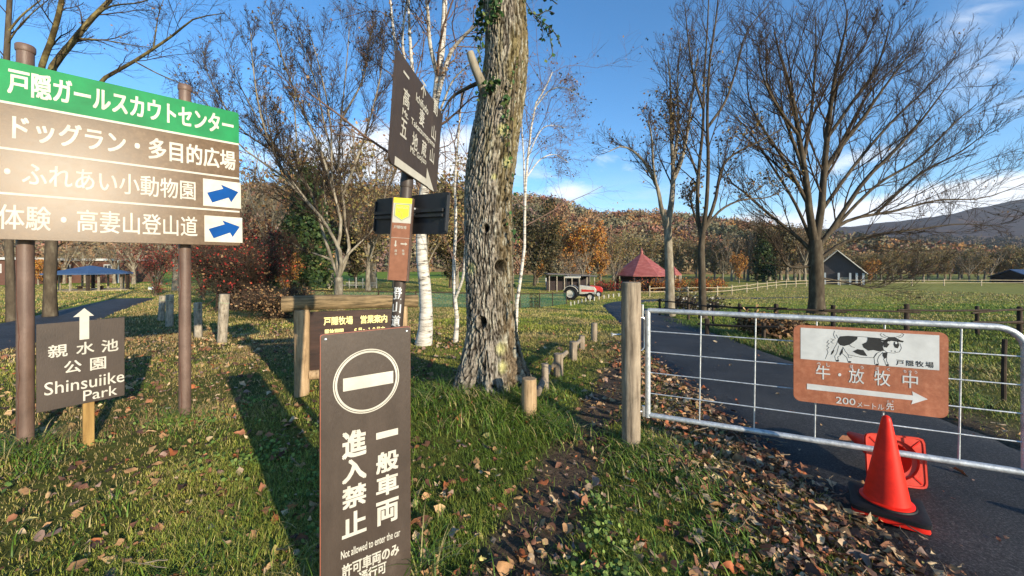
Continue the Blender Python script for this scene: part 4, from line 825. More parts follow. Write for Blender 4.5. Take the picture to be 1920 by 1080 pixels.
def hero(name, label, Y, limbs, seed, barkm, twigm, levels, leaves=None, base=None, flare=1.25, sides=10, k=14, cat='tree', limbm=None, cap=None):
    if cap: limbs = [([(p[0], p[1] if p[1] > 220 else 220 - (220 - p[1]) * cap) for p in l[0]], l[1], l[2]) for l in limbs]
    """limbs: (pixel points [(px, py[, depth])], width at start, width at end in pixels)"""
    rs = np.random.RandomState(seed); out = []; prev = []; cf = cos(math.atan((limbs[0][0][0][0] - 960) / FOC))
    for pts, w0, w1 in limbs:
        drift = rs.uniform(-.12, .12) * Y * (len(pts) > 2) if out else 0
        if prev:                                     # a limb springs from the wood it meets, at that wood's own depth
            Q = np.concatenate(prev); qx = Q[:, 0] / Q[:, 1] * FOC + 960; qy = HZ - (Q[:, 2] - EYE) / Q[:, 1] * FOC; kq = np.argmin((qx - pts[0][0]) ** 2 + (qy - pts[0][1]) ** 2); d0 = Q[kq, 1] - Y
            P_ = np.array([tuple(at(p[0], p[1], Y + d0 + drift * i / max(1, len(pts) - 1))) for i, p in enumerate(pts)]); P_[0] = Q[kq]
        else: P_ = px_limb(pts, Y, rs, 0)
        prev.append(crom(P_, 40)); out.append((P_, wpx(w0, Y) * cf, wpx(w1, Y) * cf))
    b = out[0][0][0].copy(); b[2] = zf(b[0], b[1]) ; out[0][0][0][2] = b[2] - .1
    return tree(name, label, cat, tuple(b), out, seed, barkm, twigm, None, levels, leaves, k, sides, flare=flare, limbm=limbm)
def LV(c, length, **k): d = dict(c=c, len=length); d.update(k); return d

# birch with a white trunk between signpost and old tree
hero('birch_tree', 'white-barked birch with a dark-banded trunk just left of the old tree', 8.0,
     [([(793, 642), (799, 600), (797, 540), (790, 470), (791, 400), (800, 320), (812, 230), (822, 140), (832, 60), (835, -60)], 27, 9), ([(815, 200), (840, 110), (868, 70), (895, 45), (930, 10)], 9, 3), ([(800, 320), (786, 240), (775, 150), (768, 60), (765, -40)], 10, 4),
      ([(797, 330), (765, 250), (750, 150), (738, 60), (728, -40)], 10, 4), ([(822, 140), (806, 80), (802, 20), (790, -60)], 9, 4), ([(808, 260), (832, 190), (850, 150), (880, 120)], 5, 2), ([(780, 200), (760, 120), (755, 60), (770, -40)], 6, 3)],
     21, M['bark_birch'], M['twig_rose'], [LV(9, .42, t0=.3, ang=.9, up=.12, k=6, rk=.4, wig=.2, skip_trunk=False), LV(7, .55, t0=.2, ang=.8, up=.02, k=5, rk=.5, wig=.2, m=4), LV(7, .5, t0=.15, ang=.75, up=-.05, k=4, rk=.55, wig=.2, m=3)],
     dict(n=900, size=.05, cols=BROWN + TAN, spread=.05), flare=1.3)
hero('birch_sapling', 'thin pale forked sapling between the birch and the old tree', 8.4,
     [([(853, 632), (857, 600), (853, 560), (851, 500), (855, 420), (853, 340), (860, 250), (865, 180)], 9, 3), ([(855, 560), (868, 520), (872, 470), (880, 410)], 6, 3)], 22, M['bark_birch'], M['twig_rose'],
     [LV(9, .35, t0=.35, up=.15, k=5, rk=.5, wig=.18), LV(6, .6, k=4, m=3, wig=.2)], dict(n=260, size=.055, cols=BROWN, spread=.05))
hero('slender_birch', 'slender white birch leaning out right of the old tree', 6.6,
     [([(962, 655), (968, 600), (970, 560), (983, 470), (984, 380), (990, 290), (1003, 200), (1020, 170), (1036, 135)], 8, 2), ([(984, 380), (982, 300), (978, 220), (985, 160)], 4, 1.6), ([(990, 290), (1010, 250), (1030, 235), (1062, 240)], 3, 1), ([(986, 330), (1012, 300), (1040, 290), (1066, 305)], 3, 1), ([(1003, 200), (1030, 170), (1060, 165), (1085, 180)], 3, 1)], 23, M['bark_birch'], M['twig_rose'],
     [LV(12, .55, t0=.3, ang=.85, up=.05, k=6, rk=.4, wig=.2, rmin=.0028), LV(8, .6, k=5, m=3, wig=.22, up=.02, rmin=.0022), LV(6, .6, k=4, m=3, wig=.22, up=0, rmin=.0015)], dict(n=520, size=.036, cols=BROWN + GREEN[:1], spread=.04))

# the three bare trees beyond the gate
hero('bare_tree', 'bare forked tree right of the red-roofed pavilion, left of two others', 15.5,
     [([(1256, 592), (1256, 540), (1254, 480), (1252, 430), (1247, 408)], 19, 13), ([(1250, 425), (1240, 390), (1232, 350), (1205, 300), (1170, 275), (1140, 285)], 10, 1.5), ([(1252, 428), (1260, 370), (1262, 320), (1258, 240), (1257, 160), (1252, 110)], 13, 2), ([(1260, 340), (1278, 300), (1290, 240), (1300, 160), (1310, 90)], 9, 2),
      ([(1262, 310), (1272, 240), (1270, 160), (1276, 80)], 7, 2), ([(1240, 385), (1226, 320), (1222, 260), (1215, 225)], 6, 1.5)], 31, M['bark_grey'], M['twig'],
     [LV(15, .36, t0=.25, ang=.6, up=.28, k=6, rk=.42, wig=.1, skip_trunk=True, rmin=.008), LV(8, .5, t0=.15, ang=.6, up=.15, k=5, rk=.55, rmin=.006), LV(6, .55, t0=.15, ang=.6, up=.08, k=4, rk=.6, m=3, rmin=.0045)], dict(n=350, size=.1, cols=BROWN, spread=.1))
hero('leaf_clad_tree', 'dark tree with clinging brown leaves between the two bare trees', 14.2,
     [([(1318, 602), (1317, 560), (1316, 510), (1315, 470), (1317, 440)], 16, 12), ([(1316, 450), (1308, 400), (1310, 320), (1318, 240), (1320, 150), (1326, 60), (1330, -30)], 9, 2), ([(1317, 445), (1325, 380), (1328, 300), (1326, 220), (1330, 120), (1342, 40), (1350, -40)], 9, 2), ([(1318, 440), (1340, 380), (1352, 320), (1375, 290), (1430, 262), (1470, 240)], 8, 2),
      ([(1320, 430), (1350, 395), (1390, 375), (1440, 370), (1480, 350)], 6, 1.5), ([(1326, 240), (1360, 190), (1380, 130), (1400, 60), (1440, 10)], 6, 1.5), ([(1310, 330), (1290, 280), (1268, 230), (1262, 190)], 5, 1.5), ([(1318, 200), (1300, 140), (1290, 70), (1284, 10)], 5, 1.5), ([(1317, 445), (1296, 380), (1300, 350)], 5, 3.5)], 32, M['bark_dark'], M['twig'],
     [LV(13, .34, t0=.25, ang=.7, up=.2, k=6, rk=.42, wig=.12, skip_trunk=True, rmin=.008), LV(7, .5, t0=.15, ang=.7, up=.12, k=5, rk=.55, rmin=.006), LV(6, .5, t0=.15, ang=.7, up=.05, k=4, rk=.6, m=3, rmin=.0045)], dict(n=1700, size=.10, cols=[(.10, .055, .02), (.14, .08, .02), (.18, .12, .03), (.06, .035, .016)], spread=.09, zmax=9.5))
hero('great_bare_tree', 'largest bare tree with a broad fan of upswept branches on the pasture', 16.5,
     [([(1531, 592), (1531, 545), (1530, 500), (1529, 470), (1528, 450)], 34, 26), ([(1526, 460), (1518, 400), (1512, 340), (1500, 270), (1490, 200), (1478, 130), (1460, 60), (1450, 0)], 18, 2), ([(1532, 455), (1540, 390), (1545, 320), (1552, 250), (1560, 170), (1570, 90), (1585, 10), (1590, -40)], 18, 2), ([(1545, 320), (1580, 270), (1620, 220), (1640, 180), (1680, 110), (1710, 60)], 12, 1.6),
      ([(1536, 470), (1566, 420), (1620, 340), (1670, 290), (1720, 235), (1750, 190), (1790, 120)], 12, 1.6), ([(1560, 430), (1600, 410), (1680, 395), (1760, 375), (1840, 372), (1920, 345)], 9, 1.3), ([(1536, 490), (1580, 455), (1640, 440), (1720, 430), (1800, 420), (1880, 425)], 8, 1.2), ([(1640, 380), (1720, 330), (1800, 285), (1860, 240)], 7, 1.2), ([(1524, 480), (1490, 440), (1440, 400), (1395, 360), (1370, 340), (1350, 300)], 10, 1.5), ([(1522, 500), (1480, 500), (1460, 470), (1430, 430), (1400, 420)], 8, 1.4),
      ([(1516, 380), (1470, 300), (1430, 240), (1405, 180), (1400, 100)], 9, 1.5), ([(1506, 300), (1520, 220), (1526, 140), (1530, 50), (1528, -40)], 9, 1.6), ([(1550, 260), (1600, 180), (1640, 110), (1660, 40), (1670, -20)], 8, 1.5), ([(1498, 260), (1456, 190), (1430, 120), (1420, 40)], 7, 1.5), ([(1540, 520), (1590, 530), (1640, 540), (1690, 520), (1740, 500)], 5, 1), ([(1560, 170), (1580, 120), (1620, 50), (1640, -10)], 6, 1.5), ([(1530, 470), (1490, 380), (1440, 300), (1400, 240), (1360, 200)], 8, 1.4), ([(1550, 400), (1610, 300), (1680, 220), (1730, 160), (1760, 110)], 9, 1.4), ([(1556, 440), (1640, 350), (1720, 300), (1790, 230), (1830, 190)], 8, 1.3), ([(1510, 330), (1470, 220), (1440, 140), (1436, 60)], 8, 1.4), ([(1575, 290), (1620, 180), (1660, 120), (1720, 60)], 7, 1.3)], 33, M['bark_dark'], M['twig'],
     [LV(15, .44, t0=.16, ang=.62, up=.16, k=7, rk=.40, wig=.10, skip_trunk=True, rmin=.009), LV(10, .46, t0=.12, ang=.55, up=.12, k=5, rk=.55, rmin=.007), LV(8, .50, t0=.12, ang=.5, up=.12, k=4, rk=.6, m=3, rmin=.0048)], dict(n=700, size=.09, cols=BROWN, spread=.1), flare=1.35, cap=.78)
# left side: the tree behind the big board with lichen-gold limbs, and the dark trunk at the frame's edge
hero('lichen_tree', 'tree behind the big board with gold-lichened limbs rising above it', 13.0,
     [([(94, 557), (94, 520), (96, 470), (98, 400), (92, 300), (84, 200)], 27, 24), ([(88, 220), (76, 140), (98, 70), (116, 0), (124, -80)], 16, 9), ([(90, 210), (95, 135), (135, 80), (172, 35), (210, -5), (240, -60)], 20, 9), ([(92, 300), (140, 220), (190, 152), (240, 122), (290, 90), (330, 62), (365, 35), (420, 25)], 13, 2), ([(150, 80), (200, 76), (250, 85), (285, 90)], 4, 2), ([(150, 60), (200, 15), (260, 5), (300, -10)], 6, 2), ([(96, 470), (120, 455), (150, 430)], 5, 2), ([(285, 95), (292, 60), (298, 25), (310, -10)], 4, 1.2), ([(250, 115), (300, 140), (350, 160), (400, 180)], 4, 1.2)], 34, M['bark_dark'], M['twig'],
     [LV(8, .30, t0=.3, ang=.7, up=.08, k=7, rk=.35, wig=.14, skip_trunk=True, rmin=.006), LV(8, .55, t0=.1, ang=.65, up=.05, k=5, rk=.5, rmin=.0045, wig=.16), LV(6, .5, t0=.1, ang=.65, up=.03, k=4, rk=.6, m=3, rmin=.0032, wig=.16)], dict(n=350, size=.06, cols=BROWN, spread=.06), limbm=M['bark_mossy'])  # the trunk's shade is put into its colour by the darker bark
hero('edge_tree', 'dark mossy tree at the left edge behind the big board', 12.0,
     [([(22, 560), (18, 480), (14, 380), (10, 240), (12, 120), (16, 40), (22, -80)], 20, 11), ([(16, 60), (40, 30), (70, 5), (100, -20)], 6, 2), ([(14, 80), (34, 52), (60, 25), (90, 0)], 5, 2), ([(12, 160), (-30, 90), (-80, 30)], 8, 3)], 35, M['bark_dark'], M['twig'], [LV(8, .35, t0=.4, ang=.8, up=.1, k=6, rk=.35), LV(7, .5, k=5, rk=.5), LV(5, .5, k=4, m=3)], None, limbm=M['bark_mossy'])
# many-stemmed grey tree behind the notice board, with its broad fan of twigs
hero('multi_stem_tree', 'pale grey many-stemmed tree fanning out behind the notice board', 17,
     [([(635, 556), (635, 540), (635, 520)], 17, 16), ([(630, 522), (620, 480), (604, 430), (590, 380), (575, 345), (545, 310), (500, 250), (465, 190), (430, 120)], 7, 1.5), ([(634, 520), (632, 470), (640, 420), (628, 370), (622, 320), (620, 230), (600, 130), (580, 60)], 8, 1.5), ([(638, 520), (648, 490), (655, 460), (648, 430), (644, 370), (634, 320), (640, 220), (650, 120), (655, 50)], 8, 1.5),
      ([(636, 520), (640, 480), (622, 440), (600, 405), (580, 385), (530, 330), (470, 290), (420, 240), (385, 190)], 8, 1.5), ([(640, 505), (650, 480), (670, 460), (690, 440), (710, 410), (730, 330), (745, 250)], 6, 1.5), ([(622, 490), (598, 478), (570, 470), (545, 455), (500, 440)], 5, 1.5), ([(600, 410), (570, 370), (520, 300), (490, 220), (475, 130), (470, 60)], 6, 1.3), ([(628, 370), (600, 280), (560, 190), (530, 110), (510, 40)], 6, 1.3), ([(644, 370), (672, 290), (700, 200), (715, 130), (720, 60)], 6, 1.3), ([(634, 320), (610, 240), (590, 150), (560, 70)], 5, 1.3), ([(640, 220), (680, 150), (690, 90), (700, 40)], 5, 1.3), ([(575, 345), (520, 290), (450, 240), (400, 160), (380, 110)], 5, 1.2)], 36, M['bark_grey'], M['twig'],
     [LV(20, .30, t0=.25, ang=.5, up=.2, k=6, rk=.45, wig=.12, skip_trunk=True, rmin=.011), LV(10, .5, t0=.1, ang=.6, up=.1, k=5, rk=.6, rmin=.008, wig=.14), LV(9, .5, t0=.1, ang=.65, up=.06, k=4, rk=.65, m=3, rmin=.006, wig=.16)], dict(n=1700, size=.10, cols=[(.10, .06, .03), (.14, .09, .045), (.08, .05, .03), (.15, .12, .05)], spread=.12))

# ================================================================== background trees: a few kinds, copied
def proto(kind, seed):
    rs = np.random.RandomState(seed); H = 8.0
    if kind == 'cedar':
        root = thing('cedar_tree', 'x', 'tree'); V, F = tubes(np.array([[(0, 0, -.2), (.03, 0, 3), (0, .05, 8)]], float), np.array([[.22, .14, .03]]), 8); fast('trunk', V, F, M['bark_dark'], root, True)
        C = []
        for i in range(46):
            z = 1.0 + 6.9 * (i / 46.) ** .9; L_ = 1.9 * (1 - z / 8.2) ** .75 + .15; a = i * 2.4; n = int(70 * L_ + 12); t = rs.rand(n) ** .7; C.append(np.stack([cos(a) * t * L_, sin(a) * t * L_, z - .35 * t * L_], 1) + rs.randn(n, 3) * (.16 + .12 * t[:, None]))
        V, F, cc = leafset(rs, np.concatenate(C), .26, GREEN + [(.06, .075, .02)], var=.4); fast('foliage', V, F, M['attr'], root, False, cc); return root
    trunkH = {'bare': 2.2, 'orange': 2.0, 'olive': 2.6, 'dark': 2.0, 'red': .8}[kind]
    limbs = [(np.array([(0, 0, -.2), (.05, 0, trunkH * .5), (0, .05, trunkH), (.05, 0, trunkH + 1.0)]), .17, .09)]
    nl = 7 if kind != 'red' else 9
    for i in range(nl):
        a = i * 2.4 + rs.rand(); z0 = trunkH * (.75 + .5 * i / nl); hh = (H - z0) * rs.uniform(.55, .95); sp = rs.uniform(.9, 2.0) * (1.1 if kind != 'bare' else .95)
        limbs.append((np.array([(0, 0, z0), (cos(a) * sp * .35, sin(a) * sp * .35, z0 + hh * .35), (cos(a) * sp * .75, sin(a) * sp * .75, z0 + hh * .7), (cos(a) * sp, sin(a) * sp, z0 + hh)]), .075, .015))
    lv = [LV(7, .42, t0=.2, ang=.7, up=.2, k=5, rk=.5, wig=.13, rmin=.016), LV(6, .5, t0=.15, ang=.7, up=.12, k=4, rk=.6, m=3, rmin=.013), LV(4, .55, t0=.15, ang=.7, up=.08, k=3, rk=.65, m=3, rmin=.010)]
    lf = {'bare': dict(n=300, size=.16, cols=BROWN + TAN, spread=.12), 'orange': dict(n=4200, size=.24, cols=ORANGE + TAN[:2], spread=.22), 'olive': dict(n=2600, size=.20, cols=[(.20, .18, .055), (.27, .22, .08), (.15, .125, .05), (.32, .25, .11)] + TAN[:2], spread=.2), 'dark': dict(n=5200, size=.24, cols=[(.035, .035, .012), (.06, .05, .018), (.09, .065, .025), (.025, .03, .012), (.13, .10, .04)], spread=.28), 'red': dict(n=1900, size=.17, cols=[(.17, .022, .018), (.12, .018, .015), (.24, .045, .03), (.09, .014, .012), (.12, .05, .03)], spread=.2)}[kind]
    return tree({'bare': 'bare_tree', 'orange': 'orange_tree', 'olive': 'fading_tree', 'dark': 'dense_tree', 'red': 'red_maple'}[kind], 'x', 'tree', (0, 0, 0), limbs, seed, M['bark_grey'] if kind in ('bare', 'olive', 'orange') else M['bark_dark'], M['twig_pale'] if kind in ('bare', 'olive') else M['twig'], None, lv, lf, k=8, sides=6)
PROTO = {k: [proto(k, s + i) for i in range(2)] for k, s in (('bare', 41), ('orange', 51), ('olive', 61), ('dark', 71), ('red', 81), ('cedar', 91))}
USED = set()
rt = random.Random(5)
def plant(kind, px, basepy, hpx, label, group=None, wid=1.0, Y=None):
    g = ground(px, basepy) if Y is None else Vector(((px - 960) / FOC * Y, Y, zf((px - 960) / FOC * Y, Y)))
    i = rt.randint(0, 1); o = PROTO[kind][i]
    if (kind, i) in USED: o = copy_tree(o)
    USED.add((kind, i)); s = hpx / FOC * g.y / 8.0
    o.location = g; o.rotation_euler = (0, 0, rt.uniform(0, 6.28)); o.scale = (s * wid, s * wid, s); o['label'] = label
    if group: o['group'] = group
    elif 'group' in o: del o['group']
    return o
# around the tractors and the red roof
for a in [('bare', 1064, 542, 66, 'small bare tree standing behind the white tractor', None, 1.1), ('orange', 1126, 534, 74, 'bright orange tree right of the tractors before the red roof', None, 1.0), ('bare', 1153, 546, 72, 'bare tree just left of the red-roofed pavilion', None, 1.15),
          ('bare', 1092, 538, 80, 'pale bare tree between white tractor and orange tree', None, 1.1), ('orange', 1104, 528, 100, 'tall rusty orange tree behind the long shed', None, 1.1), ('orange', 1070, 527, 95, 'golden orange tree behind the left end of the shed', None, 1.1),
          ('dark', 1002, 536, 138, 'dark leafy tree right of the old trunk', None, 1.15), ('dark', 1030, 531, 80, 'lower dark tree left of the long shed', None, 1.1), ('orange', 1008, 531, 52, 'low golden tree below the dark leafy tree', None, 1.2)]: plant(*a)
for px, b, h in ((1150, 526, 78), (1180, 524, 84), (1215, 523, 80), (1245, 522, 78), (1275, 523, 72), (1305, 523, 70), (1340, 524, 68)): plant('olive', px, b, h, 'fading olive tree in the row behind the red-roofed pavilion', 'olive trees behind the pavilion', 1.25)
for px, b, h in ((1160, 523, 94), (1200, 522, 88), (1262, 522, 86), (1320, 522, 82)): plant('bare', px, b, h, 'bare tree in the row behind the red-roofed pavilion', 'bare trees behind the pavilion', 1.2)
plant('orange', 1386, 531, 52, 'small orange tree by the pale pasture fence', None, .9); plant('bare', 1356, 531, 62, 'small bare tree left of the small orange one by the pale fence', None, 1.1)
for k, px, b, h, lab in (('cedar', 1432, 528, 100, 'dark narrow cedar among the trees beyond the pale fence'), ('dark', 1455, 527, 105, 'dark broad tree right of the cedar beyond the pale fence')): plant(k, px, b, h, lab, None, 1.0)
for px, b, h in ((1372, 527, 92), (1402, 527, 112), (1418, 526, 100), (1442, 526, 122), (1476, 526, 118), (1498, 526, 104), (1508, 527, 122), (1545, 527, 92), (1396, 525, 85)): plant('bare', px, b, h, 'bare tree with a pale trunk beyond the pale pasture fence', 'bare trees beyond the pale fence', 1.15)
for px, b, h in ((1380, 525, 80), (1420, 525, 95), (1464, 525, 100), (1490, 525, 95), (1530, 525, 80), (1560, 526, 70)): plant('olive', px, b, h, 'fading olive tree beyond the pale pasture fence', 'olive trees beyond the pale fence', 1.25)
plant('orange', 1632, 533, 42, 'round orange tree right of the gabled barn', None, 1.1)
rw = random.Random(9)
for i in range(34): plant(('olive', 'bare', 'olive')[i % 3], 1612 + i * 13 + rw.uniform(-5, 5), 532, rw.uniform(50, 66) * (1.0 if i % 3 != 1 else 1.08), 'olive brown tree in the wood along the far pasture edge', 'trees of the wood along the far pasture edge', 1.45, Y=rw.uniform(86, 110))
# behind the notice board and between the big signs
for a in [('cedar', 578, 548, 240, 'tall dark evergreen behind the many-stemmed tree', None, .95), ('cedar', 548, 552, 150, 'shorter dark evergreen with drooping boughs by the red bushes', None, 1.25), ('olive', 690, 545, 200, 'broad olive-brown tree behind the signpost', None, 1.15), ('dark', 668, 540, 130, 'low dense brown-green tree left of the signpost', None, 1.25),
          ('olive', 855, 541, 255, 'tall brown-leaved tree behind the birch', None, 1.1), ('bare', 742, 541, 250, 'tall bare tree directly behind the signpost', None, 1.1), ('olive', 800, 540, 170, 'lower olive tree between birch and signpost', None, 1.2), ('dark', 845, 540, 120, 'low dark tree just left of the old trunk', None, 1.3), ('bare', 505, 548, 260, 'bare tree right of the big board', None, 1.1),
          ('olive', 620, 541, 260, 'olive-brown tree behind the evergreen', None, 1.1), ('bare', 440, 546, 300, 'high bare tree behind the right end of the big board', None, 1.1), ('bare', 700, 540, 330, 'highest bare tree behind the signpost', None, 1.0), ('bare', 570, 541, 350, 'very high bare tree behind the evergreen', None, 1.05), ('bare', 330, 545, 260, 'bare tree hidden behind the middle of the big board', None, 1.1)]: plant(*a)
# red maples and tangled bushes at the left
for a in [('red', 292, 555, 108, 'small red-leaved maple under the big board, left of its post', None, 1.25), ('red', 380, 560, 130, 'red-leaved maple just right of the right board post', None, 1.2), ('red', 440, 566, 165, 'larger dark red maple right of the big board', None, 1.25), ('red', 495, 568, 150, 'red maple thicket beside the evergreen', None, 1.2), ('orange', 535, 562, 78, 'bright orange maple at the foot of the evergreens', None, 1.1), ('red', 178, 533, 40, 'round red maple behind the blue pavilion', None, 1.5), ('orange', 72, 534, 58, 'golden tree far left between the board posts', None, 1.2)]: plant(*a)
for px, b, h in ((30, 533, 110), (120, 532, 90), (215, 532, 95), (250, 533, 120), (300, 534, 140), (-40, 534, 120), (160, 531, 80)): plant('bare', px, b, h, 'bare tree on the slope behind the left houses', 'bare trees behind the left houses', 1.35)
for ks in PROTO:
    for i, o in enumerate(PROTO[ks]):
        if (ks, i) not in USED:
            for c in list(o.children): bpy.data.objects.remove(c)
            bpy.data.objects.remove(o)
def bush(name, label, px, py, w, h, n, cols, size, seed, twigs=60, cat='bush'):
    rs = np.random.RandomState(seed); g = ground(px, py); k = g.y / FOC; root = thing(name, label, cat, tuple(g)); w *= k; h *= k
    a = rs.rand(twigs) * 6.28; P = np.stack([np.stack([np.zeros(twigs) + rs.randn(twigs) * .15 * w, rs.randn(twigs) * .15 * w, np.zeros(twigs) - .05], 1), np.stack([np.cos(a) * w * .25, np.sin(a) * w * .25, h * (.4 + .2 * rs.rand(twigs))], 1), np.stack([np.cos(a) * w * .5, np.sin(a) * w * .5, h * (.55 + .45 * rs.rand(twigs))], 1)], 1)
    Rr = np.tile(np.array([.022, .014, .006]), (twigs, 1)) * max(.4, h / 2.2); parts = [tubes(P, Rr, 4)]; Q, qr = sprout(rs, P, Rr, 7, .2, 1, .5, .7, .1, 4, .6, .2, rmin=.006); parts.append(tubes(Q, qr, 3)); Q2, q2 = sprout(rs, Q, qr, 4, .2, 1, .6, .7, .05, 3, .6, .2, rmin=.005); parts.append(tubes(Q2, q2, 3)); V, F = merge(parts); fast('stems', V, F, M['twig'], root, True)
    i = rs.randint(0, len(Q2), n); C = Q2[i, rs.randint(0, 3, n)] + rs.randn(n, 3) * .06; V, F, cc = leafset(rs, C, size, cols, var=.35); fast('foliage', V, F, M['attr'], root, False, cc)
bush('tangled_bush', 'tangled dark bush of bare stems with a few red leaves right of the board', 452, 580, 150, 120, 2600, RED + BROWN + [(.03, .02, .012)], .09, 61, 120)
bush('tangled_bush', 'low brown tangled bush at the foot of the pale stakes', 520, 598, 110, 50, 2400, BROWN + TAN, .07, 62, 90)
bush('shrub', 'low dark shrub with pale flower heads beside the road bend', 1300, 588, 90, 26, 900, [(.02, .025, .015), (.5, .45, .38), (.03, .02, .015)], .10, 63, 50)
for px, w in ((1215, 60), (1250, 60), (1295, 60), (1330, 50)): bush('hedge_shrub', {1215: 'red-orange hedge shrub right behind the gate post', 1250: 'red-orange hedge shrub below the pavilion eave', 1295: 'red-orange hedge shrub between the two dark trunks', 1330: 'red-orange hedge shrub at the right end of the hedge'}[px], px, 547, w, 20, 1500, ORANGE + RED[2:3] + [(.30, .09, .02)], .16, px, 40)
bush('hedge_shrub', 'dark red hedge shrub behind the red tractor', 1142, 546, 50, 15, 1200, RED, .16, 77, 40)
bush('fern_patch', 'rusty dry fern patch beside the road under the great bare tree', 1450, 632, 90, 26, 1500, TAN + BROWN, .1, 64, 60)

# ================================================================== far-off woods on the hills (one mass each)
def wood(name, V, cnt, size, pal, seed, tri=46, ymax=None, el=1.25):
    rs = np.random.RandomState(seed); nv, nx, _ = V.shape; half = nv // 2 + 2
    i = rs.randint(0, half, cnt); j = rs.randint(0, nx - 1, cnt); f = rs.rand(cnt, 1); C = V[i, j] * (1 - f) + V[np.minimum(i + 1, nv - 1), j + 1] * f
    px = C[:, 0] / C[:, 1] * FOC + 960; keep = (px > -1000) & (px < 2600); C = C[keep]; px = px[keep]; n = len(C)
    patch = fbm(C[:, 0] * .035 + 3, C[:, 1] * .02 + C[:, 2] * .05, 4); s = size * (.6 + .8 * rs.rand(n)); P = np.array(pal)
    k = np.clip(((patch - .25) / .45 * len(P) + rs.randn(n) * .8).astype(int), 0, len(P) - 1); col = P[k] * (.7 + .6 * rs.rand(n, 1))
    q = nrm(rs.randn(n, tri, 3)) * (rs.rand(n, tri, 1) ** .4); q[..., 2] = q[..., 2] * el
    ctr = C[:, None] + q * s[:, None, None] + np.array([0, 0, 1.0]) * s[:, None, None] * .8
    a = rs.randn(n, tri, 3); b = rs.randn(n, tri, 3); w = (s * .21)[:, None, None]
    T = np.stack([ctr + nrm(a) * w, ctr + nrm(b) * w, ctr - nrm(a + b) * w], 2).reshape(-1, 3); F = np.arange(len(T)).reshape(-1, 3)
    cc = np.repeat(col * 1.0, tri * 3, 0) * np.repeat(.88 + .24 * rs.rand(n * tri, 1), 3, 0)
    tag(fast(name, T, F, M['far'], None, False, cc), 'wooded hillside in rust, orange and olive autumn colours', 'forest', kind='stuff')
RUST = [(.19, .17, .10), (.24, .19, .11), (.28, .175, .10), (.25, .12, .085), (.33, .18, .075), (.23, .19, .115), (.19, .17, .10), (.22, .14, .115), (.11, .115, .07)]
wood('hillside_forest', near_hill, 12000, 3.4, RUST, 4, 84)
wood('far_forest', low_hill, 2600, 6.5, [(.10, .08, .065), (.12, .10, .075), (.095, .085, .065), (.14, .10, .08)], 6, 60)

# ================================================================== stakes, fences
def stake(name, label, cat, px, top, base, w, mat, group=None, lean=0, seed=1):
    g = ground(px, base); k = g.y / FOC; o = thing(name, label, cat, tuple(g), group=group, rot=(0, lean, seed))
    mb = MB(); stump(mb, 0, 0, -.15, (base - top) * k, w / 2 * k, 14, .05, seed); mb.build('shaft', mat, o, True); return o
for i, (px, t, b, w, ln, lab) in enumerate(((302, 555, 601, 10, .05, 'leftmost pale wooden stake in the grass behind the park sign'), (318, 553, 612, 12, .03, 'pale wooden stake beside the leftmost stake, before the right board post'), (372, 568, 634, 13, .02, 'pale wooden stake just right of the right board post'), (416, 552, 643, 16, -.04, 'tallest pale wooden stake leaning left before the tangled bush'))):
    o = stake('wooden_stake', lab, 'stake', px, t, b, w, M['wood_pale'], 'pale stakes left of the notice board', ln, i + 1)
    g = o.location; k = g.y / FOC; mb = MB(); rr = w / 2 * k * 1.05; z = (b - t) * k * .82; mb.tube([(rr * cos(a), rr * sin(a), z + .01 * sin(2 * a)) for a in np.linspace(0, 2 * pi, 14)], .006, 5); mb.build('rope', M['shield_line'], o)
for i, (px, t, b, w, lab) in enumerate(((992, 711, 784, 27, 'nearest and thickest short log stake at the foot of the old tree'), (1022, 683, 735, 14, 'thin log stake behind the nearest thick one'), (1047, 664, 706, 18, 'mossy log stake third along the footpath edge'), (1075, 641, 676, 15, 'fourth log stake along the footpath edge'), (1091, 630, 655, 11, 'fifth log stake, small, along the footpath edge'), (1114, 606, 640, 11, 'farthest log stake with a dark top by the road edge'))):
    stake('log_stake', lab, 'stake', px, t, b, w, M['wood_tan'] if i in (0,) else M['wood_grey'], 'log stakes edging the footpath', 0, i + 5)
pk = [(1000, 760, 742), (1030, 700, 686), (1062, 668, 658), (1090, 640, 633)]
for i, ((xa, ya, _), (xb, yb, _)) in enumerate(zip(pk, pk[1:])):
    A = ground(xa + 8, ya + 8); B = ground(xb, yb + 12); mid = (A + B) / 2; o = thing('edging_rail', ('split rail between the thick log stake and the thin one', 'mossy split rail between the second and third log stakes', 'split rail between the third and fourth log stakes')[i], 'rail', tuple(mid)); d = B - A
    mb = MB(); z = .17; mb.tube([A - mid + Vector((0, 0, z)), Vector((.01, 0, z + .02)), B - mid + Vector((0, 0, z))], .036, 9); mb.build('rail', M['wood_grey'], o, True)
def fence(name, label, pts, hgt, pw, rails, mat, over=.2, jit=.04, seed=1, cat='fence'):
    """posts and rails through ground points"""
    rr = random.Random(seed); o = thing(name, label, cat, tuple(pts[0])); b = pts[0]
    for p in pts: mb = MB(); h = hgt * rr.uniform(.92, 1.1); stump(mb, p.x - b.x, p.y - b.y, p.z - b.z - .2, p.z - b.z + h, pw * rr.uniform(.85, 1.15), 9, .06, rr.randint(0, 99)); mb.build('post', mat, o, True)
    for p, q in zip(pts, pts[1:]):
        d = (q - p).normalized()
        for rz in rails:
            a = p - b + Vector((0, -pw, rz * hgt + rr.uniform(-jit, jit))) - d * over; c = q - b + Vector((0, -pw, rz * hgt + rr.uniform(-jit, jit))) + d * over; mb = MB(); mb.tube([a, (a + c) / 2 + Vector((0, 0, rr.uniform(-jit, jit) * .6)), c], pw * .55, 7); mb.build('rail', mat, o, True)
    return o
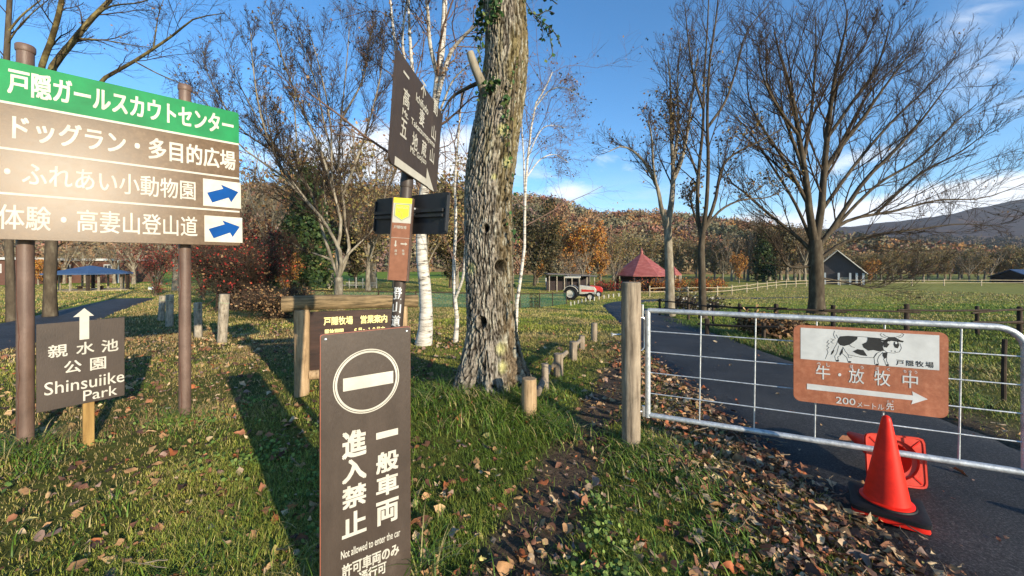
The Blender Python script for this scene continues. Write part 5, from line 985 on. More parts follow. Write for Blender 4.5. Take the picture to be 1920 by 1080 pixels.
fence('pasture_fence', 'dark weathered post and rail fence along the near edge of the pasture', [ground(*p) for p in ((1237, 592), (1291, 600), (1337, 607), (1387, 614), (1455, 620), (1562, 624), (1700, 626), (1832, 628), (1912, 624), (2050, 628))], .72, .046, (.42, .80), M['wood_dark'], .25, .05, 3)
fence('low_fence', 'low dark sagging rail on short posts beside the road behind the gate', [ground(*p) for p in ((1326, 629), (1432, 640))], .42, .05, (.7,), M['wood_dark'], .25, .05, 8)
fence('far_fence', 'pale sunlit post and rail fence on the far side of the pasture', [ground(*p) for p in ((1218, 556), (1258, 555), (1290, 556), (1318, 556), (1345, 555), (1372, 553), (1400, 549), (1420, 545.5), (1438, 543), (1455, 541), (1474, 539), (1492, 538), (1512, 537), (1540, 536.5), (1575, 536), (1615, 536), (1660, 536), (1710, 536), (1770, 536), (1840, 536), (1920, 536))], 1.25, .075, (.45, .82), M['fence_tan'], .1, .05, 5)
g = ground(1882, 752); o = thing('thin_stake', 'thin dark stake behind the gate right of the cow sign', 'stake', tuple(g)); mb = MB(); mb.tube([(0, 0, -.1), (.0, 0, .3), (.01, 0, (752 - 636) / FOC * g.y)], .022, 8); mb.build('shaft', M['wood_dark'], o, True)
# net fence with its posts
m, n, l, p = new_mat('green_net'); p.inputs['Base Color'].default_value = (.02, .085, .055, 1); p.inputs['Roughness'].default_value = .7; t_ = n.new('ShaderNodeTexCoord'); vx = n.new('ShaderNodeTexVoronoi'); vx.feature = 'DISTANCE_TO_EDGE'; vx.inputs['Scale'].default_value = 14; l.new(t_.outputs['Object'], vx.inputs['Vector']); mr_ = n.new('ShaderNodeMapRange'); mr_.inputs['From Min'].default_value = .0; mr_.inputs['From Max'].default_value = .14; mr_.inputs['To Min'].default_value = .95; mr_.inputs['To Max'].default_value = .25; l.new(vx.outputs[0], mr_.inputs[0]); l.new(mr_.outputs[0], p.inputs['Alpha']); M['green_net'] = m
npts = [ground(px, py) for px, py in ((430, 574), (500, 575), (570, 576), (640, 576), (710, 576), (780, 577), (850, 577), (915, 578), (975, 578), (1012, 577), (1036, 575), (1062, 571))]
nf = thing('net_fence', 'low green net fence on thin posts across the lawn behind the old tree', 'fence', tuple(npts[0])); b = npts[0]; nh = .80
for p in npts: mb = MB(); mb.tube([p - b + Vector((0, 0, -.1)), p - b + Vector((0, 0, nh * .5)), p - b + Vector((0, 0, nh + .05))], .03, 7); mb.build('post', M['wood_dark'], nf, True)
V = []; 
for p in npts: q = p - b; V += [(q.x, q.y + .03, q.z + .04), (q.x, q.y + .03, q.z + nh - .05)]
mb = MB(); mb.add(V, [(2 * i, 2 * i + 2, 2 * i + 3, 2 * i + 1) for i in range(len(npts) - 1)]); mb.build('net', M['green_net'], nf)
mb = MB(); mb.tube([p - b + Vector((0, .0, nh - .02)) for p in npts], .028, 6); mb.build('top_rail', M['wood_dark'], nf, True)
for i, (px, py) in enumerate(((1070, 573), (1077, 572), (1084, 570), (1091, 568), (1098, 566), (1106, 565), (1114, 564), (1123, 562), (1132, 560.5), (1141, 559), (1150, 558), (1160, 557))): stake('edging_peg', 'short white peg in the row along the outside of the road bend', 'peg', px, py - 7, py, 2.4, M['cream'], 'white pegs along the road bend', 0, i)

# ================================================================== buildings
def post_row(root, pts, r, z0, z1, mat, name='post'):
    for x, y in pts: mb = MB(); mb.box(x - r, x + r, y - r, y + r, z0, z1); mb.build(name, mat, root)
M['roof_red'] = pm('roof_red', [(.3, (.20, .048, .040)), (.55, (.30, .085, .072)), (.75, (.40, .155, .13))], 1.3, (1, 1, 3), rough=.6, detail=10)
M['roof_blue'] = pm('roof_blue', [(.3, (.035, .065, .13)), (.7, (.06, .10, .19))], 2, rough=.5)
M['roof_slate'] = pm('roof_slate', [(.3, (.06, .055, .06)), (.7, (.13, .115, .12))], 2, rough=.7)
M['wall_dark'] = pm('wall_dark', [(.3, (.016, .010, .010)), (.7, (.036, .022, .022))], 3, (6, 6, .5), rough=.8)
M['wall_grey'] = pm('wall_grey', [(.3, (.045, .036, .036)), (.7, (.085, .070, .068))], 3, (6, 6, .5), rough=.85)
M['wall_brown'] = pm('wall_brown', [(.3, (.10, .045, .03)), (.7, (.16, .075, .05))], 3, (6, 6, .5), rough=.8)
M['glass'] = pm('glass', [(.3, (.03, .035, .04)), (.7, (.06, .07, .08))], 3, rough=.15)
def ngon_roof(root, r, z0, z1, n, rot, mat, name='roof', thick=.12, top=.04):
    V = [(r * cos(rot + 2 * pi * i / n), r * sin(rot + 2 * pi * i / n), z0) for i in range(n)] + [(r * cos(rot + 2 * pi * i / n), r * sin(rot + 2 * pi * i / n), z0 + thick) for i in range(n)] + [(top * r * cos(rot + 2 * pi * i / n), top * r * sin(rot + 2 * pi * i / n), z1) for i in range(n)]
    F = [(i, (i + 1) % n, n + (i + 1) % n, n + i) for i in range(n)] + [(n + i, n + (i + 1) % n, 2 * n + (i + 1) % n, 2 * n + i) for i in range(n)] + [tuple(range(n - 1, -1, -1)), tuple(range(2 * n, 3 * n))]
    mb = MB(); mb.add(V, F); return mb.build(name, mat, root)
def pavilion(name, label, px, Y, half_px, eave_py, apex_py, n, rot, roofm, wallm, fin=None, wall=True):
    X = (px - 960) / FOC * Y; k = Y / FOC; g = zf(X, Y); o = thing(name, label, 'pavilion', (X, Y, g)); ze = EYE - (eave_py - HZ) * k - g; za = EYE - (apex_py - HZ) * k - g; r = half_px * k
    rf = ngon_roof(o, r, ze, za, n, rot, roofm)
    if fin: mb = MB(); mb.lathe([(.32, -.25), (.22, .15), (.26, .3), (.10, .6), (.02, fin * k)], 10, Matrix.Translation((0, 0, za))); mb.build('finial', roofm, rf, True)
    post_row(o, [(r * .86 * cos(rot + 2 * pi * i / n), r * .86 * sin(rot + 2 * pi * i / n)) for i in range(n)], .10, -.1, ze - .003, wallm)
    if wall:
        V = [(r * .72 * cos(rot + 2 * pi * i / n), r * .72 * sin(rot + 2 * pi * i / n), z) for z in (-.1, ze - .01) for i in range(n)]; mb = MB(); mb.add(V, [(i, (i + 1) % n, n + (i + 1) % n, n + i) for i in range(n)]); mb.build('wall', M['wall_dark'], o)
    mb = MB(); mb.lathe([(r * .9, -.1), (r * .9, .12), (0, .121)], n, Matrix.Rotation(rot, 4, 'Z'), cap=False); mb.build('floor', M['fence_tan'], o)
    return o
pavilion('red_roof_pavilion', 'round pavilion with a steep red roof and finial beyond the gate post', 1203, 60, 55, 517, 476, 8, .2, M['roof_red'], M['wall_dark'], 12)
pavilion('small_pavilion', 'small red-roofed shelter right of the large red pavilion', 1264, 64, 14, 516, 500, 6, .3, M['roof_red'], M['wood_pale'], None, False)
bp = pavilion('blue_roof_pavilion', 'open pavilion with a blue hipped roof and many posts beneath the big board', 170, 38, 66, 514, 498, 6, .25, M['roof_blue'], M['wood_dark'], None, False)
for i in range(8): a = i * .78 + .3; post_row(bp, [(2.4 * cos(a), 2.4 * sin(a))], .06, 0, .98 * (EYE - (514 - HZ) * 38 / FOC - bp.location.z), M['wood_pale'])
mb = MB(); mb.box(-1.2, 1.2, -.3, .3, .40, .46); mb.box(-1.1, -1.0, -.2, .2, .12, .4); mb.box(1.0, 1.1, -.2, .2, .12, .4); mb.build('bench', M['wood_dark'], bp)
def gable(name, label, px, Y, w, d, hw, hr, roofm, wallm, rotz_=0, cat='building', overhang=.35):
    X = (px - 960) / FOC * Y; o = thing(name, label, cat, (X, Y, zf(X, Y)), rotz_); h = w / 2
    mb = MB(); mb.prism([(-h, -.3), (h, -.3), (h, hw), (0, hw + hr), (-h, hw)], 0, d); mb.build('wall', wallm, o)
    s = hr / h; e = overhang
    for sg in (-1, 1):
        a, b = (0, hw + hr + .03), (sg * (h + e), hw - e * s + .03); mb = MB(); pts = [a, b, (b[0], b[1] + .16), (0, a[1] + .17)]; mb.prism(pts if sg < 0 else pts[::-1], -.5, d + .5); mb.build('roof', roofm, o)
    return o
k = 75 / FOC
bn = gable('gabled_barn', 'barn with a dark steep gable and white front posts behind the great bare tree', 1570, 75, 78 * k, 4, 23 * k, 40 * k, M['roof_slate'], M['wall_grey'], -R(39))
for x in (-36, -18, 2, 18, 27, 36): post_row(bn, [(x * k, -.25)], .16, -.2, 22 * k, M['white_paint'])
mb = MB(); mb.box(4 * k, 17 * k, -.06, -.005, 0, 14 * k); mb.build('front_board', M['wood_pale'], bn)
for sg in (-1, 1):
    a, b_ = Vector((0, -.56, 63 * k + .1)), Vector((sg * 42 * k, -.56, 20 * k + .0)); mb = MB(); mb.tube([a, b_], .10, 5); mb.build('barge_board', M['cream'], bn)
gable('blue_roof_barn', 'low barn with a blue-grey roof at the right edge of the pasture', 1975, 82, 9, 7, 1.1, 1.6, M['roof_blue'], M['wall_dark'], R(78))
# long open shed
X = (1030 - 960) / FOC * 58; sh = thing('long_shed', 'long low open shed with a dark roof behind the tractors', 'shed', (X, 58, zf(X, 58)), R(4)); k = 58 / FOC; Lh = 86 * k; zt = EYE - (513 - HZ) * k - sh.location.z
mb = MB(); mb.prism([(-.3, zt - .1), (Lh + .3, zt - .45), (Lh + .3, zt - .3), (-.3, zt + .05)], -.4, 3.2); mb.build('roof', M['roof_slate'], sh)
mb = MB(); mb.box(0, Lh, 2.6, 2.75, 0, zt - .5); mb.build('back_wall', M['wall_dark'], sh)
for i in range(7): post_row(sh, [(Lh * i / 6, 0)], .07, -.1, zt - .35 - .25 * i / 6, M['wood_pale'])
g = ground(1027, 541); o = thing('white_signboard', 'small white signboard standing left of the long shed', 'sign', tuple(g)); k = g.y / FOC; mb = MB(); mb.box(-4 * k, 4 * k, -.04, .04, 6 * k, 20 * k); mb.build('board', M['white_paint'], o); post_row(o, [(-3 * k, .09), (3 * k, .09)], .04, -.1, 16 * k, M['white_paint'], 'leg')
# houses at the far left
def house(label, pxa, pxb, Y, eave, base_h, floors):
    X = (pxa - 960) / FOC * Y; k = Y / FOC; g = zf(X, Y); o = thing('brown_house', label, 'house', (X, Y, g)); w = (pxb - pxa) * k; h = EYE - (eave - HZ) * k - g
    mb = MB(); mb.box(0, w, 0, 6, -.3, h); mb.build('wall', M['wall_brown'], o); mb = MB(); mb.box(-.4, w + .4, -.4, 6.4, h + .003, h + .35); mb.build('roof', M['white_paint'], o)
    for x in (.0, w): mb = MB(); mb.box(x - .12, x + .12, -.08, -.002, -.3, h - .005); mb.build('corner_board', M['white_paint'], o)
    n = max(1, int(w / 2.6))
    for i in range(n):
        x = w * (i + .5) / n; mb = MB(); mb.box(x - .65, x + .65, -.07, -.003, h - 1.9, h - .6); fr = mb.build('window', M['white_paint'], o); mb = MB(); mb.box(x - .52, x - .04, -.09, -.072, h - 1.78, h - .72); mb.box(x + .04, x + .52, -.09, -.072, h - 1.78, h - .72); mb.build('pane', M['glass'], fr)
house('brown house with white trim and windows above the blue pavilion', 106, 222, 62, 489, 0, 1); house('brown house at the far left edge behind the left board post', -70, 16, 55, 487, 0, 1)

# ================================================================== vehicles
def wheel(root, x, y, r, w, rimc, name='wheel'):
    Mt_ = Matrix.Translation((x, y, r)) @ Matrix.Rotation(pi / 2, 4, 'X'); mb = MB(); mb.lathe([(r * .58, -w / 2), (r * .9, -w / 2), (r, -w * .32), (r, w * .32), (r * .9, w / 2), (r * .58, w / 2)], 22, Mt_, cap=False); ty = mb.build(name, M['rubber'], root, True)
    mb = MB(); mb.lathe([(.02, -w * .3), (r * .2, -w * .42), (r * .24, -w * .3), (r * .5, -w * .25), (r * .60, -w * .48), (r * .60, w * .48), (r * .5, w * .25), (.02, w * .3)], 18, Mt_); mb.build('rim', rimc, ty, True)
    mb = MB()
    for i in range(18): mb.box(r * .97, r * 1.035, -w * .45, w * .45, -.022, .022, Matrix.Translation((x, y, r)) @ Matrix.Rotation(i * pi / 9, 4, 'Y'))
    mb.build('tread', M['rubber'], ty)
M['tractor_red'] = pm('tractor_red', [(.3, (.40, .022, .018)), (.7, (.52, .04, .03))], 5, rough=.4)
def tractor(label, px, py, scale, rot, hood, cab, rim):
    g = ground(px, py); o = thing('tractor', label, 'tractor', tuple(g), rot); o.scale = (scale,) * 3     # x forward
    for s in (-1, 1): wheel(o, 0, s * .72, .62, .36, rim, 'rear_wheel'); wheel(o, 1.75, s * .62, .36, .22, rim, 'front_wheel')
    mb = MB(); mb.prism([(.75, .55), (2.25, .55), (2.30, .95), (2.1, 1.22), (.75, 1.38)], -.30, .30); h = mb.build('hood', hood, o, bevel=.04)
    mb = MB(); mb.prism([(.95, .78), (2.1, .78), (2.1, .95), (.95, 1.0)], -.312, -.302); mb.prism([(.95, .78), (2.1, .78), (2.1, .95), (.95, 1.0)], .302, .312); mb.build('stripe', M['tractor_red'], h)
    mb = MB(); mb.box(2.303, 2.33, -.22, .22, .6, .92); mb.build('grille', M['ink'], h)
    mb = MB(); mb.box(-.3, 2.1, -.18, .18, .42, .545); mb.box(-.08, .08, -.6, .6, .55, .68); mb.box(1.7, 1.8, -.52, .52, .33, .415); mb.build('chassis', M['ink'], o)
    for s in (-1, 1):
        P = [(.72 * cos(a), s * .72, .62 + .72 * sin(a)) for a in np.linspace(.25, 2.7, 9)]; mb = MB(); V = []
        for q in P: V += [(q[0], q[1] - .2, q[2]), (q[0], q[1] + .2, q[2]), (q[0] * .96, q[1] - .2, .62 + (q[2] - .62) * .95), (q[0] * .96, q[1] + .2, .62 + (q[2] - .62) * .95)]
        F = []
        for i in range(8): a = 4 * i; F += [(a, a + 1, a + 5, a + 4), (a + 2, a + 6, a + 7, a + 3), (a, a + 4, a + 6, a + 2), (a + 1, a + 3, a + 7, a + 5)]
        mb.add(V, F); mb.build('fender', hood, o, True)
    if cab:
        for x, y in ((-.35, -.5), (-.35, .5), (.72, -.48), (.72, .48)): mb = MB(); mb.tube([(x, y, .9), (x - .05, y, 2.02)], .035, 6); mb.build('cab_pillar', M['ink'], o)
        mb = MB(); mb.prism(rrect(-.55, .85, 2.03, 2.17, .05), -.6, .6); mb.build('cab_roof', M['cream'], o); mb = MB(); mb.add([(.74, -.44, 1.4), (.74, .44, 1.4), (.69, .44, 1.98), (.69, -.44, 1.98)], [(0, 1, 2, 3)]); mb.build('windscreen', M['glass'], o)
    mb = MB(); mb.box(-.3, .2, -.25, .25, .85, .97); mb.box(-.34, -.24, -.25, .25, .972, 1.4); mb.build('seat', M['ink'], o)
    mb = MB(); mb.tube([(.72, 0, 1.2), (.45, 0, 1.42)], .02, 6); mb.tube([(.45 + .06 * sin(a) * .7, .19 * cos(a), 1.42 + .14 * sin(a)) for a in np.linspace(0, 2 * pi, 13)], .014, 5); mb.build('steering_wheel', M['ink'], o)
    mb = MB(); mb.tube([(1.3, .2, 1.3), (1.3, .2, 1.9)], .03, 6); mb.build('exhaust', M['ink'], o)
tractor('white and red tractor with a pale roof left of the road bend', 1071, 562, .97, R(-14), M['cream'], True, M['cream'])
tractor('red tractor parked behind the white and red one', 1094, 556, .98, R(-8), M['tractor_red'], False, M['galv'])
def car(label, px, py, rot, colm, group):
    g = ground(px, py); o = thing('parked_car', label, 'car', tuple(g), rot, group)
    sec = [(-2.05, .45), (-2.1, .8), (-1.9, .95), (-1.5, 1.42), (.35, 1.45), (1.05, .98), (1.9, .85), (2.1, .6), (2.05, .35), (-1.9, .35)]; mb = MB(); mb.prism(sec[::-1], -.82, .82); mb.build('body', colm, o, bevel=.09)
    for s in (-1, 1): mb = MB(); y = s * .823; mb.prism([(-1.62, 1.0), (.85, 1.0), (.30, 1.36), (-1.42, 1.36)], min(y, y + s * .01), max(y, y + s * .01)); mb.build('window', M['glass'], o)
    for x in (-1.25, 1.3):
        for s in (-1, 1): Mt_ = Matrix.Translation((x, s * .76, .31)) @ Matrix.Rotation(pi / 2, 4, 'X'); mb = MB(); mb.lathe([(.02, -.1), (.31, -.1), (.31, .1), (.02, .1)], 16, Mt_); mb.build('wheel', M['rubber'], o, True)
for i, (px, lab) in enumerate(((236, 'leftmost white parked car beside the house right of the blue pavilion'), (252, 'middle white parked car right of the blue pavilion'), (268, 'rightmost white parked car, partly behind the red maple'))): car(lab, px, 523, R(200 + 20 * i), M['white_paint'], 'white cars parked beyond the lawn')
g = ground(285, 553); o = thing('lawn_sign', 'tiny white sign on a short stake on the lawn beside the path end', 'sign', tuple(g)); k = g.y / FOC; mb = MB(); mb.box(-7 * k, 7 * k, -.01, .01, 10 * k, 15 * k); mb.build('board', M['white_paint'], o); mb = MB(); mb.box(-.02, .02, .011, .05, -.1, 13 * k); mb.build('stake', M['wood_dark'], o)
# pale wooden rail enclosure left of the signpost
A = ground(642, 541); B = ground(706, 541); o = fence('wooden_railing', 'pale wooden railing with boards on the lawn left of the signpost', [A.lerp(B, t) for t in np.linspace(0, 1, 6)], 1.25, .06, (.30, .42, .54), M['cream'], .05, .01, 2, 'railing')

# ================================================================== grass, weeds, fallen leaves
def off_strip(x, y): return strips(x, y)
def grass(name, n, r0, r1, seed, h0, w0, label, var=1.3):
    rs = np.random.RandomState(seed); r = r0 * (r1 / r0) ** rs.rand(n); th = rs.uniform(-1.45, 1.4, n); x = r * np.sin(th); y = r * np.cos(th)
    ok = y > .1; x, y, r = x[ok], y[ok], r[ok]; d = off_strip(x, y); dp = dist_line(x, y, PATHC); bare = sm(.36, .14, dp + .22 * (fbm(x * 3, y * 3) - .5)) * (y < 9)
    side = sm(.85, .05, np.where(y < 7, d, 9) + .5 * (fbm(x * 2.3, y * 2.3) - .5)) * (np.abs(x - 2) < 2.2)
    tuft = fbm(x * 1.7 + 3, y * 1.7, 4); dens = np.clip((tuft - .25) * 3.0, .25, 1) * (1 - .96 * bare) * (1 - .93 * side)
    ok = (d > .04) & (rs.rand(len(x)) < dens); x, y, r, tuft = x[ok], y[ok], r[ok], tuft[ok]; m_ = len(x); z = zg(x, y) - .004
    lush = np.exp(-((x + .35) / 1.3) ** 2 - ((y - 3.9) / 1.1) ** 2) + np.exp(-((x - 1.05) / .45) ** 2 - ((y - 3.3) / .35) ** 2) * .9 + np.exp(-((x + 4.17) / .4) ** 2 - ((y - 3.2) / .4) ** 2)
    h = h0 * .72 * (.45 + .9 * rs.rand(m_)) * (.55 + 1.1 * tuft) * (1 + 1.0 * lush * rs.rand(m_)) * (1 + .025 * r)
    w = w0 * (.7 + .6 * rs.rand(m_)) * (1 + .10 * np.clip(r - 3, 0, None)); a = rs.rand(m_) * 6.283; bend = (.25 + 1.1 * rs.rand(m_)) * h
    cx, sx_ = np.cos(a), np.sin(a); lx, ly = -sx_ * w / 2, cx * w / 2; b = np.stack([x, y, z], 1); lat = np.stack([lx, ly, 0 * lx], 1)
    mid = b + np.stack([cx * bend * .35, sx_ * bend * .35, h * .62], 1); tip = b + np.stack([cx * bend, sx_ * bend, h * (.98 - .25 * rs.rand(m_))], 1)
    V = np.stack([b - lat, b + lat, mid - lat * .75, mid + lat * .75, tip], 1).reshape(-1, 3); k = np.arange(m_)[:, None] * 5
    F4 = k + np.array([0, 1, 3, 2]); F3 = k + np.array([2, 3, 4])
    pal = np.array([(.10, .15, .018), (.15, .205, .024), (.22, .265, .036), (.31, .32, .05), (.40, .345, .08), (.50, .40, .15), (.34, .24, .10)])
    yel = fbm(x * .55 + 11, y * .55, 4) + .07 + .12 * sm(4, 12, y) * (x < 2.5) + .05 * sm(.5, -1.5, x) + .10 * sm(-2, -4.5, x) + .16 * sm(20, 45, y) * (x > 4) - .24 * lush
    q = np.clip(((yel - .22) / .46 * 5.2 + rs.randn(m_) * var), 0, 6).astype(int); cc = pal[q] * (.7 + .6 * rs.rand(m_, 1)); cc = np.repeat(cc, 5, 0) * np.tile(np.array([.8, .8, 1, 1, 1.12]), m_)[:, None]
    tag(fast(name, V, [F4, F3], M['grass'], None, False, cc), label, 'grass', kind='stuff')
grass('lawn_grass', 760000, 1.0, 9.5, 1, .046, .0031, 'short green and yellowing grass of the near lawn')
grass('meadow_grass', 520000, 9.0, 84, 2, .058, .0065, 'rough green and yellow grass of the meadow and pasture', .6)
def long_grass(spots, seed):
    rs = np.random.RandomState(seed); Vs = []; Fs = []; Cs = []; k = 0
    for x0, y0, n, s, h in spots:
        x = x0 + rs.randn(n) * s; y = y0 + rs.randn(n) * s; z = zg(x, y); a = rs.rand(n) * 6.283; L_ = h * (.5 + .8 * rs.rand(n)); P = []
        for t in np.linspace(0, 1, 5): P.append(np.stack([x + np.cos(a) * L_ * .75 * t ** 1.6, y + np.sin(a) * L_ * .75 * t ** 1.6, z + L_ * (t - .48 * t * t)], 1))
        P = np.stack(P, 1); lat = np.stack([-np.sin(a), np.cos(a), 0 * a], 1)[:, None] * (.0032 * np.array([1, 1, .9, .6, .15]))[None, :, None]
        V = np.stack([P - lat, P + lat], 2).reshape(-1, 3); i = np.arange(n * 10).reshape(n, 5, 2); F = np.stack([i[:, :-1, 0], i[:, :-1, 1], i[:, 1:, 1], i[:, 1:, 0]], -1).reshape(-1, 4) + k; k += len(V)
        pal = np.array([(.08, .15, .016), (.12, .19, .022), (.07, .125, .016), (.20, .22, .045), (.38, .31, .13)]); Cs.append(np.repeat(pal[rs.choice(5, n, p=[.3, .25, .2, .15, .1])] * (.75 + .5 * rs.rand(n, 1)), 10, 0)); Vs.append(V); Fs.append(F)
    tag(fast('long_grass', np.concatenate(Vs), np.concatenate(Fs), M['grass'], None, False, np.concatenate(Cs)), 'long bright grass in tufts around posts, trunk and bank', 'grass', kind='stuff')
rs = np.random.RandomState(12)
sp = [(-4.17 + .05, 3.15, 420, .17, .24), (-3.42, 3.9, 160, .14, .18), (1.05, 3.38, 260, .16, .15), (1.25, 3.25, 300, .2, .13), (1.0, 3.0, 260, .2, .12), (.15, 4.0, 420, .13, .24), (.32, 3.75, 420, .13, .22), (.45, 3.55, 260, .12, .2), (-.05, 4.05, 260, .16, .2), (-.95, 4.1, 300, .2, .2), (-.55, 3.95, 420, .22, .2), (-.1, 3.8, 240, .2, .2), (-.7, 1.75, 60, .12, .3), (-.45, 1.95, 40, .05, .34), (1.35, 2.75, 200, .12, .12), (1.2, 2.2, 160, .12, .10), (.4, 4.6, 220, .2, .2)]
for i in range(120):
    r, t = 1.6 * 6 ** rs.rand(), rs.uniform(-.95, .8); x, y = r * np.sin(t), r * np.cos(t)
    if off_strip(np.array([x]), np.array([y]))[0] > (.95 if y < 7 and x > 0 else .25) and dist_line(np.array([x]), np.array([y]), PATHC)[0] > .3: sp.append((x, y, int(rs.uniform(14, 60)), rs.uniform(.05, .16), rs.uniform(.09, .17)))
for y in np.arange(4.2, 13, .16): sp.append((5.0 + .35 * rs.rand() + .03 * y * (y > 9), y, 40, .16, .22))
for i in range(60): sp.append((rs.uniform(5, 9), rs.uniform(5, 13), 30, .2, .2))
long_grass(sp, 3)
def weeds(n, seed):
    rs = np.random.RandomState(seed); r = 1.1 * 6 ** rs.rand(n); th = rs.uniform(-1.1, .95, n); cx, cy = r * np.sin(th), r * np.cos(th); ok = (off_strip(cx, cy) > .15) & (dist_line(cx, cy, PATHC) > .22) & (fbm(cx * 1.3 + 40, cy * 1.3) > .54) & (cx < .6); cx, cy = cx[ok], cy[ok]
    m_ = 9; x = np.repeat(cx, m_) + rs.randn(len(cx) * m_) * .045; y = np.repeat(cy, m_) + rs.randn(len(cx) * m_) * .045; C = np.stack([x, y, zg(x, y) + .02 + .035 * rs.rand(len(x))], 1); N_ = len(C)
    nrmv = nrm(rs.randn(N_, 3) * .45 + np.array([.25, -.35, .9])); a = nrm(np.cross(nrmv, rs.randn(N_, 3))); b = np.cross(nrmv, a); s = (.008 + .010 * rs.rand(N_))[:, None]
    V = np.stack([C + (a * cos(t) + b * sin(t) * .8) * s for t in np.linspace(0, 2 * pi, 7)[:-1]], 1).reshape(-1, 3); F = np.arange(N_ * 6).reshape(N_, 6)
    pal = np.array([(.09, .15, .025), (.13, .19, .035), (.18, .24, .055), (.07, .12, .025)]); cc = np.repeat(pal[rs.randint(0, 4, N_)] * (.75 + .5 * rs.rand(N_, 1)), 6, 0)
    tag(fast('ground_weeds', V, F, M['attr'], None, False, cc), 'low round-leaved weeds and clover among the grass', 'weeds', kind='stuff')
weeds(1900, 4)
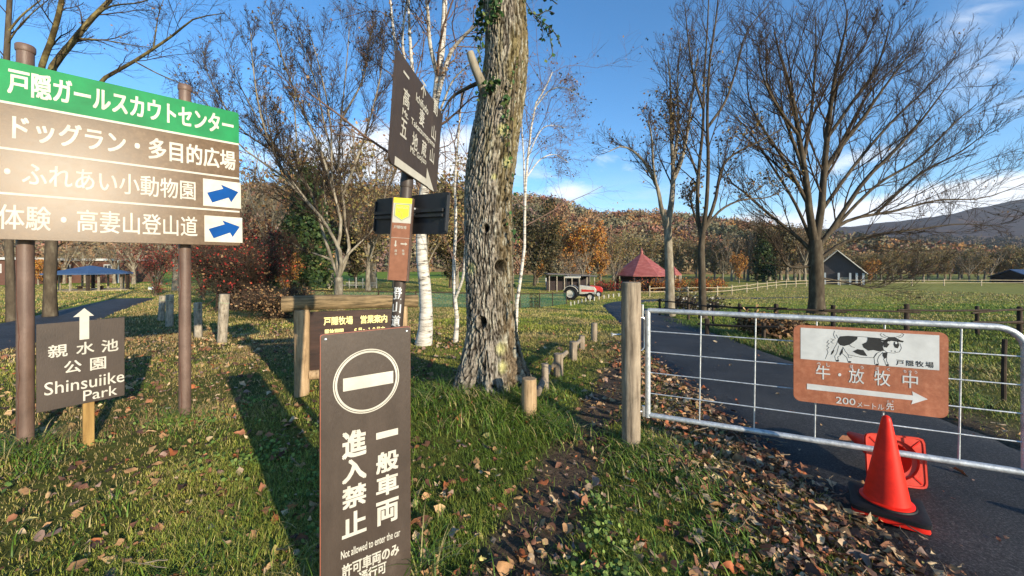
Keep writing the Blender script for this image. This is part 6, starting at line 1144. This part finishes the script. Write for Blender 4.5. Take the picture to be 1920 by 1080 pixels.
def litter(n, seed):
    """curled fallen leaves: a centre rib and two raised sides with a toothed outline"""
    rs = np.random.RandomState(seed); r = 1.05 * 13 ** rs.rand(n); th = rs.uniform(-1.15, 1.1, n); x = r * np.sin(th); y = r * np.cos(th); d = off_strip(x, y); dp = dist_line(x, y, PATHC)
    den = .085 + .12 * np.clip(fbm(x * .8, y * .8) - .42, 0, 1) * 3 +   .20 * sm(.26, .05, dp + .1 * (fbm(x * 2, y * 2) - .5)) * (.10 + .9 * sm(3.4, 4.8, y)) * (y < 8); rb = (x > .9) & (x < 2.6) & (y < 8.5)
    den = den + np.where(rb, 1.15 * sm(1.05, .35, np.abs(d - .30) * (1 + .1 * y)) * (.35 + 1.3 * np.clip(fbm(x * 1.8 + 9, y * 1.8) - .25, 0, 1)), 0) + .25 * sm(5, 9, y) * (x < 0) + .30 * sm(-3.3, -5, x)
    den = den * np.where(x > 5.2, .15, 1); den = np.where(d < 0, .012 + .24 * sm(-.22, 0, d) * (x < 3.2), den); ok = rs.rand(n) < np.minimum(den, 1); x, y = x[ok], y[ok]; N_ = len(x)
    C = np.stack([x, y, zg(x, y) + .012 + .02 * rs.rand(N_) - np.where(off_strip(x, y) < 0.02, .0, 0)], 1); dd = off_strip(x, y); C[:, 2] = np.where(dd < .05, zg(x, y) + .036 + .006 * rs.rand(N_), C[:, 2])
    up = nrm(rs.randn(N_, 3) * np.where(dd < .05, .16, .34)[:, None] + np.array([.08, -.12, 1])); a = nrm(np.cross(up, rs.randn(N_, 3))); b = np.cross(up, a); big = rs.rand(N_, 1)
    L_ = (.008 + .036 * big ** 2.0) * (1 + .02 * y)[:, None]; wd = L_ * (.42 + .42 * rs.rand(N_, 1)); cu1 = L_ * rs.randn(N_, 1) * .42; cu2 = L_ * (np.sign(cu1) * .2 + rs.randn(N_, 1) * .35); cl = L_ * rs.randn(N_, 1) * .32; bow = wd * rs.randn(N_, 1) * .35
    V = [C - a * L_ * 1.0]
    for t, wv in ((-.72, .62), (-.30, 1.0), (.12, .86), (.55, .50)):
        ctr = C + a * L_ * t + up * cl * (t * t) + b * bow * (t * t); j1 = 1 + .7 * (rs.rand(N_, 1) - .5); j2 = 1 + .7 * (rs.rand(N_, 1) - .5); s1 = a * L_ * .22 * (rs.rand(N_, 1) - .3); s2 = a * L_ * .22 * (rs.rand(N_, 1) - .3)
        V += [ctr - b * wd * wv * j1 + s1 + up * (cu1 * wv + L_ * .14 * rs.randn(N_, 1)), ctr, ctr + b * wd * wv * j2 + s2 + up * (cu2 * wv + L_ * .14 * rs.randn(N_, 1))]
    V.append(C + a * L_ * 1.15 + up * cl + b * bow); V += [C - a * L_ * 1.6 + b * L_ * (.05 + .4 * rs.randn(N_, 1)) + up * L_ * .1, C - a * L_ + b * L_ * .07]
    V = np.stack(V, 1).reshape(-1, 3); k = np.arange(N_)[:, None] * 16
    F3 = np.concatenate([k + np.array(f) for f in ((0, 2, 1), (0, 3, 2), (10, 11, 13), (11, 12, 13), (0, 14, 15))]); F4 = np.concatenate([k + np.array(f) for q in (1, 4, 7) for f in ((q, q + 1, q + 4, q + 3), (q + 1, q + 2, q + 5, q + 4))])
    pal = np.array([(.40, .22, .10), (.46, .29, .14), (.55, .40, .23), (.28, .12, .06), (.15, .068, .040), (.085, .045, .032), (.36, .11, .04), (.40, .33, .11), (.25, .16, .12), (.48, .34, .21)]); cc = pal[rs.choice(10, N_, p=[.15, .12, .07, .15, .15, .11, .08, .02, .09, .06])] * (.75 + .45 * rs.rand(N_, 1)); cc = np.repeat(cc, 16, 0) * np.repeat(.8 + .4 * rs.rand(N_ * 4, 1), 4, 0)
    tag(fast('fallen_leaves', V, [F3, F4], M['attr'], None, False, cc), 'curled tan, orange and brown leaves scattered over lawn, footpath and road edge', 'leaf litter', kind='stuff')
litter(84000, 5)
def twigs(n, seed):
    rs = np.random.RandomState(seed); y = rs.uniform(1.7, 6.5, n); x = np.where(rs.rand(n) < .75, rs.uniform(1.2, 2.35, n), rs.uniform(-3, 1.2, n)); a = rs.rand(n) * 6.283; L_ = .06 + .2 * rs.rand(n) ** 2; P = []
    for t in np.linspace(-.5, .5, 5): px, py = x + np.cos(a) * L_ * t + rs.randn(n) * .006, y + np.sin(a) * L_ * t + rs.randn(n) * .006; P.append(np.stack([px, py, zg(px, py) + .045 + .012 * rs.rand(n)], 1))
    P = np.stack(P, 1); V, F = tubes(P, np.full((n, 5), .0028) * (.6 + .8 * rs.rand(n, 1)), 5); tag(fast('fallen_twigs', V, F, M['twig_pale'], None, True), 'thin pale fallen twigs in the leaf litter at the road edge', 'twigs', kind='stuff')
twigs(150, 6)


# ================================================================== air: even haze over the whole valley
HAZE = .00010
m = bpy.data.materials.new('haze'); m.use_nodes = True; n = m.node_tree.nodes; l = m.node_tree.links; n.clear()
v = n.new('ShaderNodeVolumePrincipled'); v.inputs['Color'].default_value = (.80, .88, 1, 1); v.inputs['Density'].default_value = HAZE; v.inputs['Anisotropy'].default_value = .1
o_ = n.new('ShaderNodeOutputMaterial'); l.new(v.outputs[0], o_.inputs['Volume'])
mb = MB(); mb.box(-5100, 5100, -100, 5100, -6, 330); hz_ = mb.build('haze', m); tag(hz_, kind='stuff')
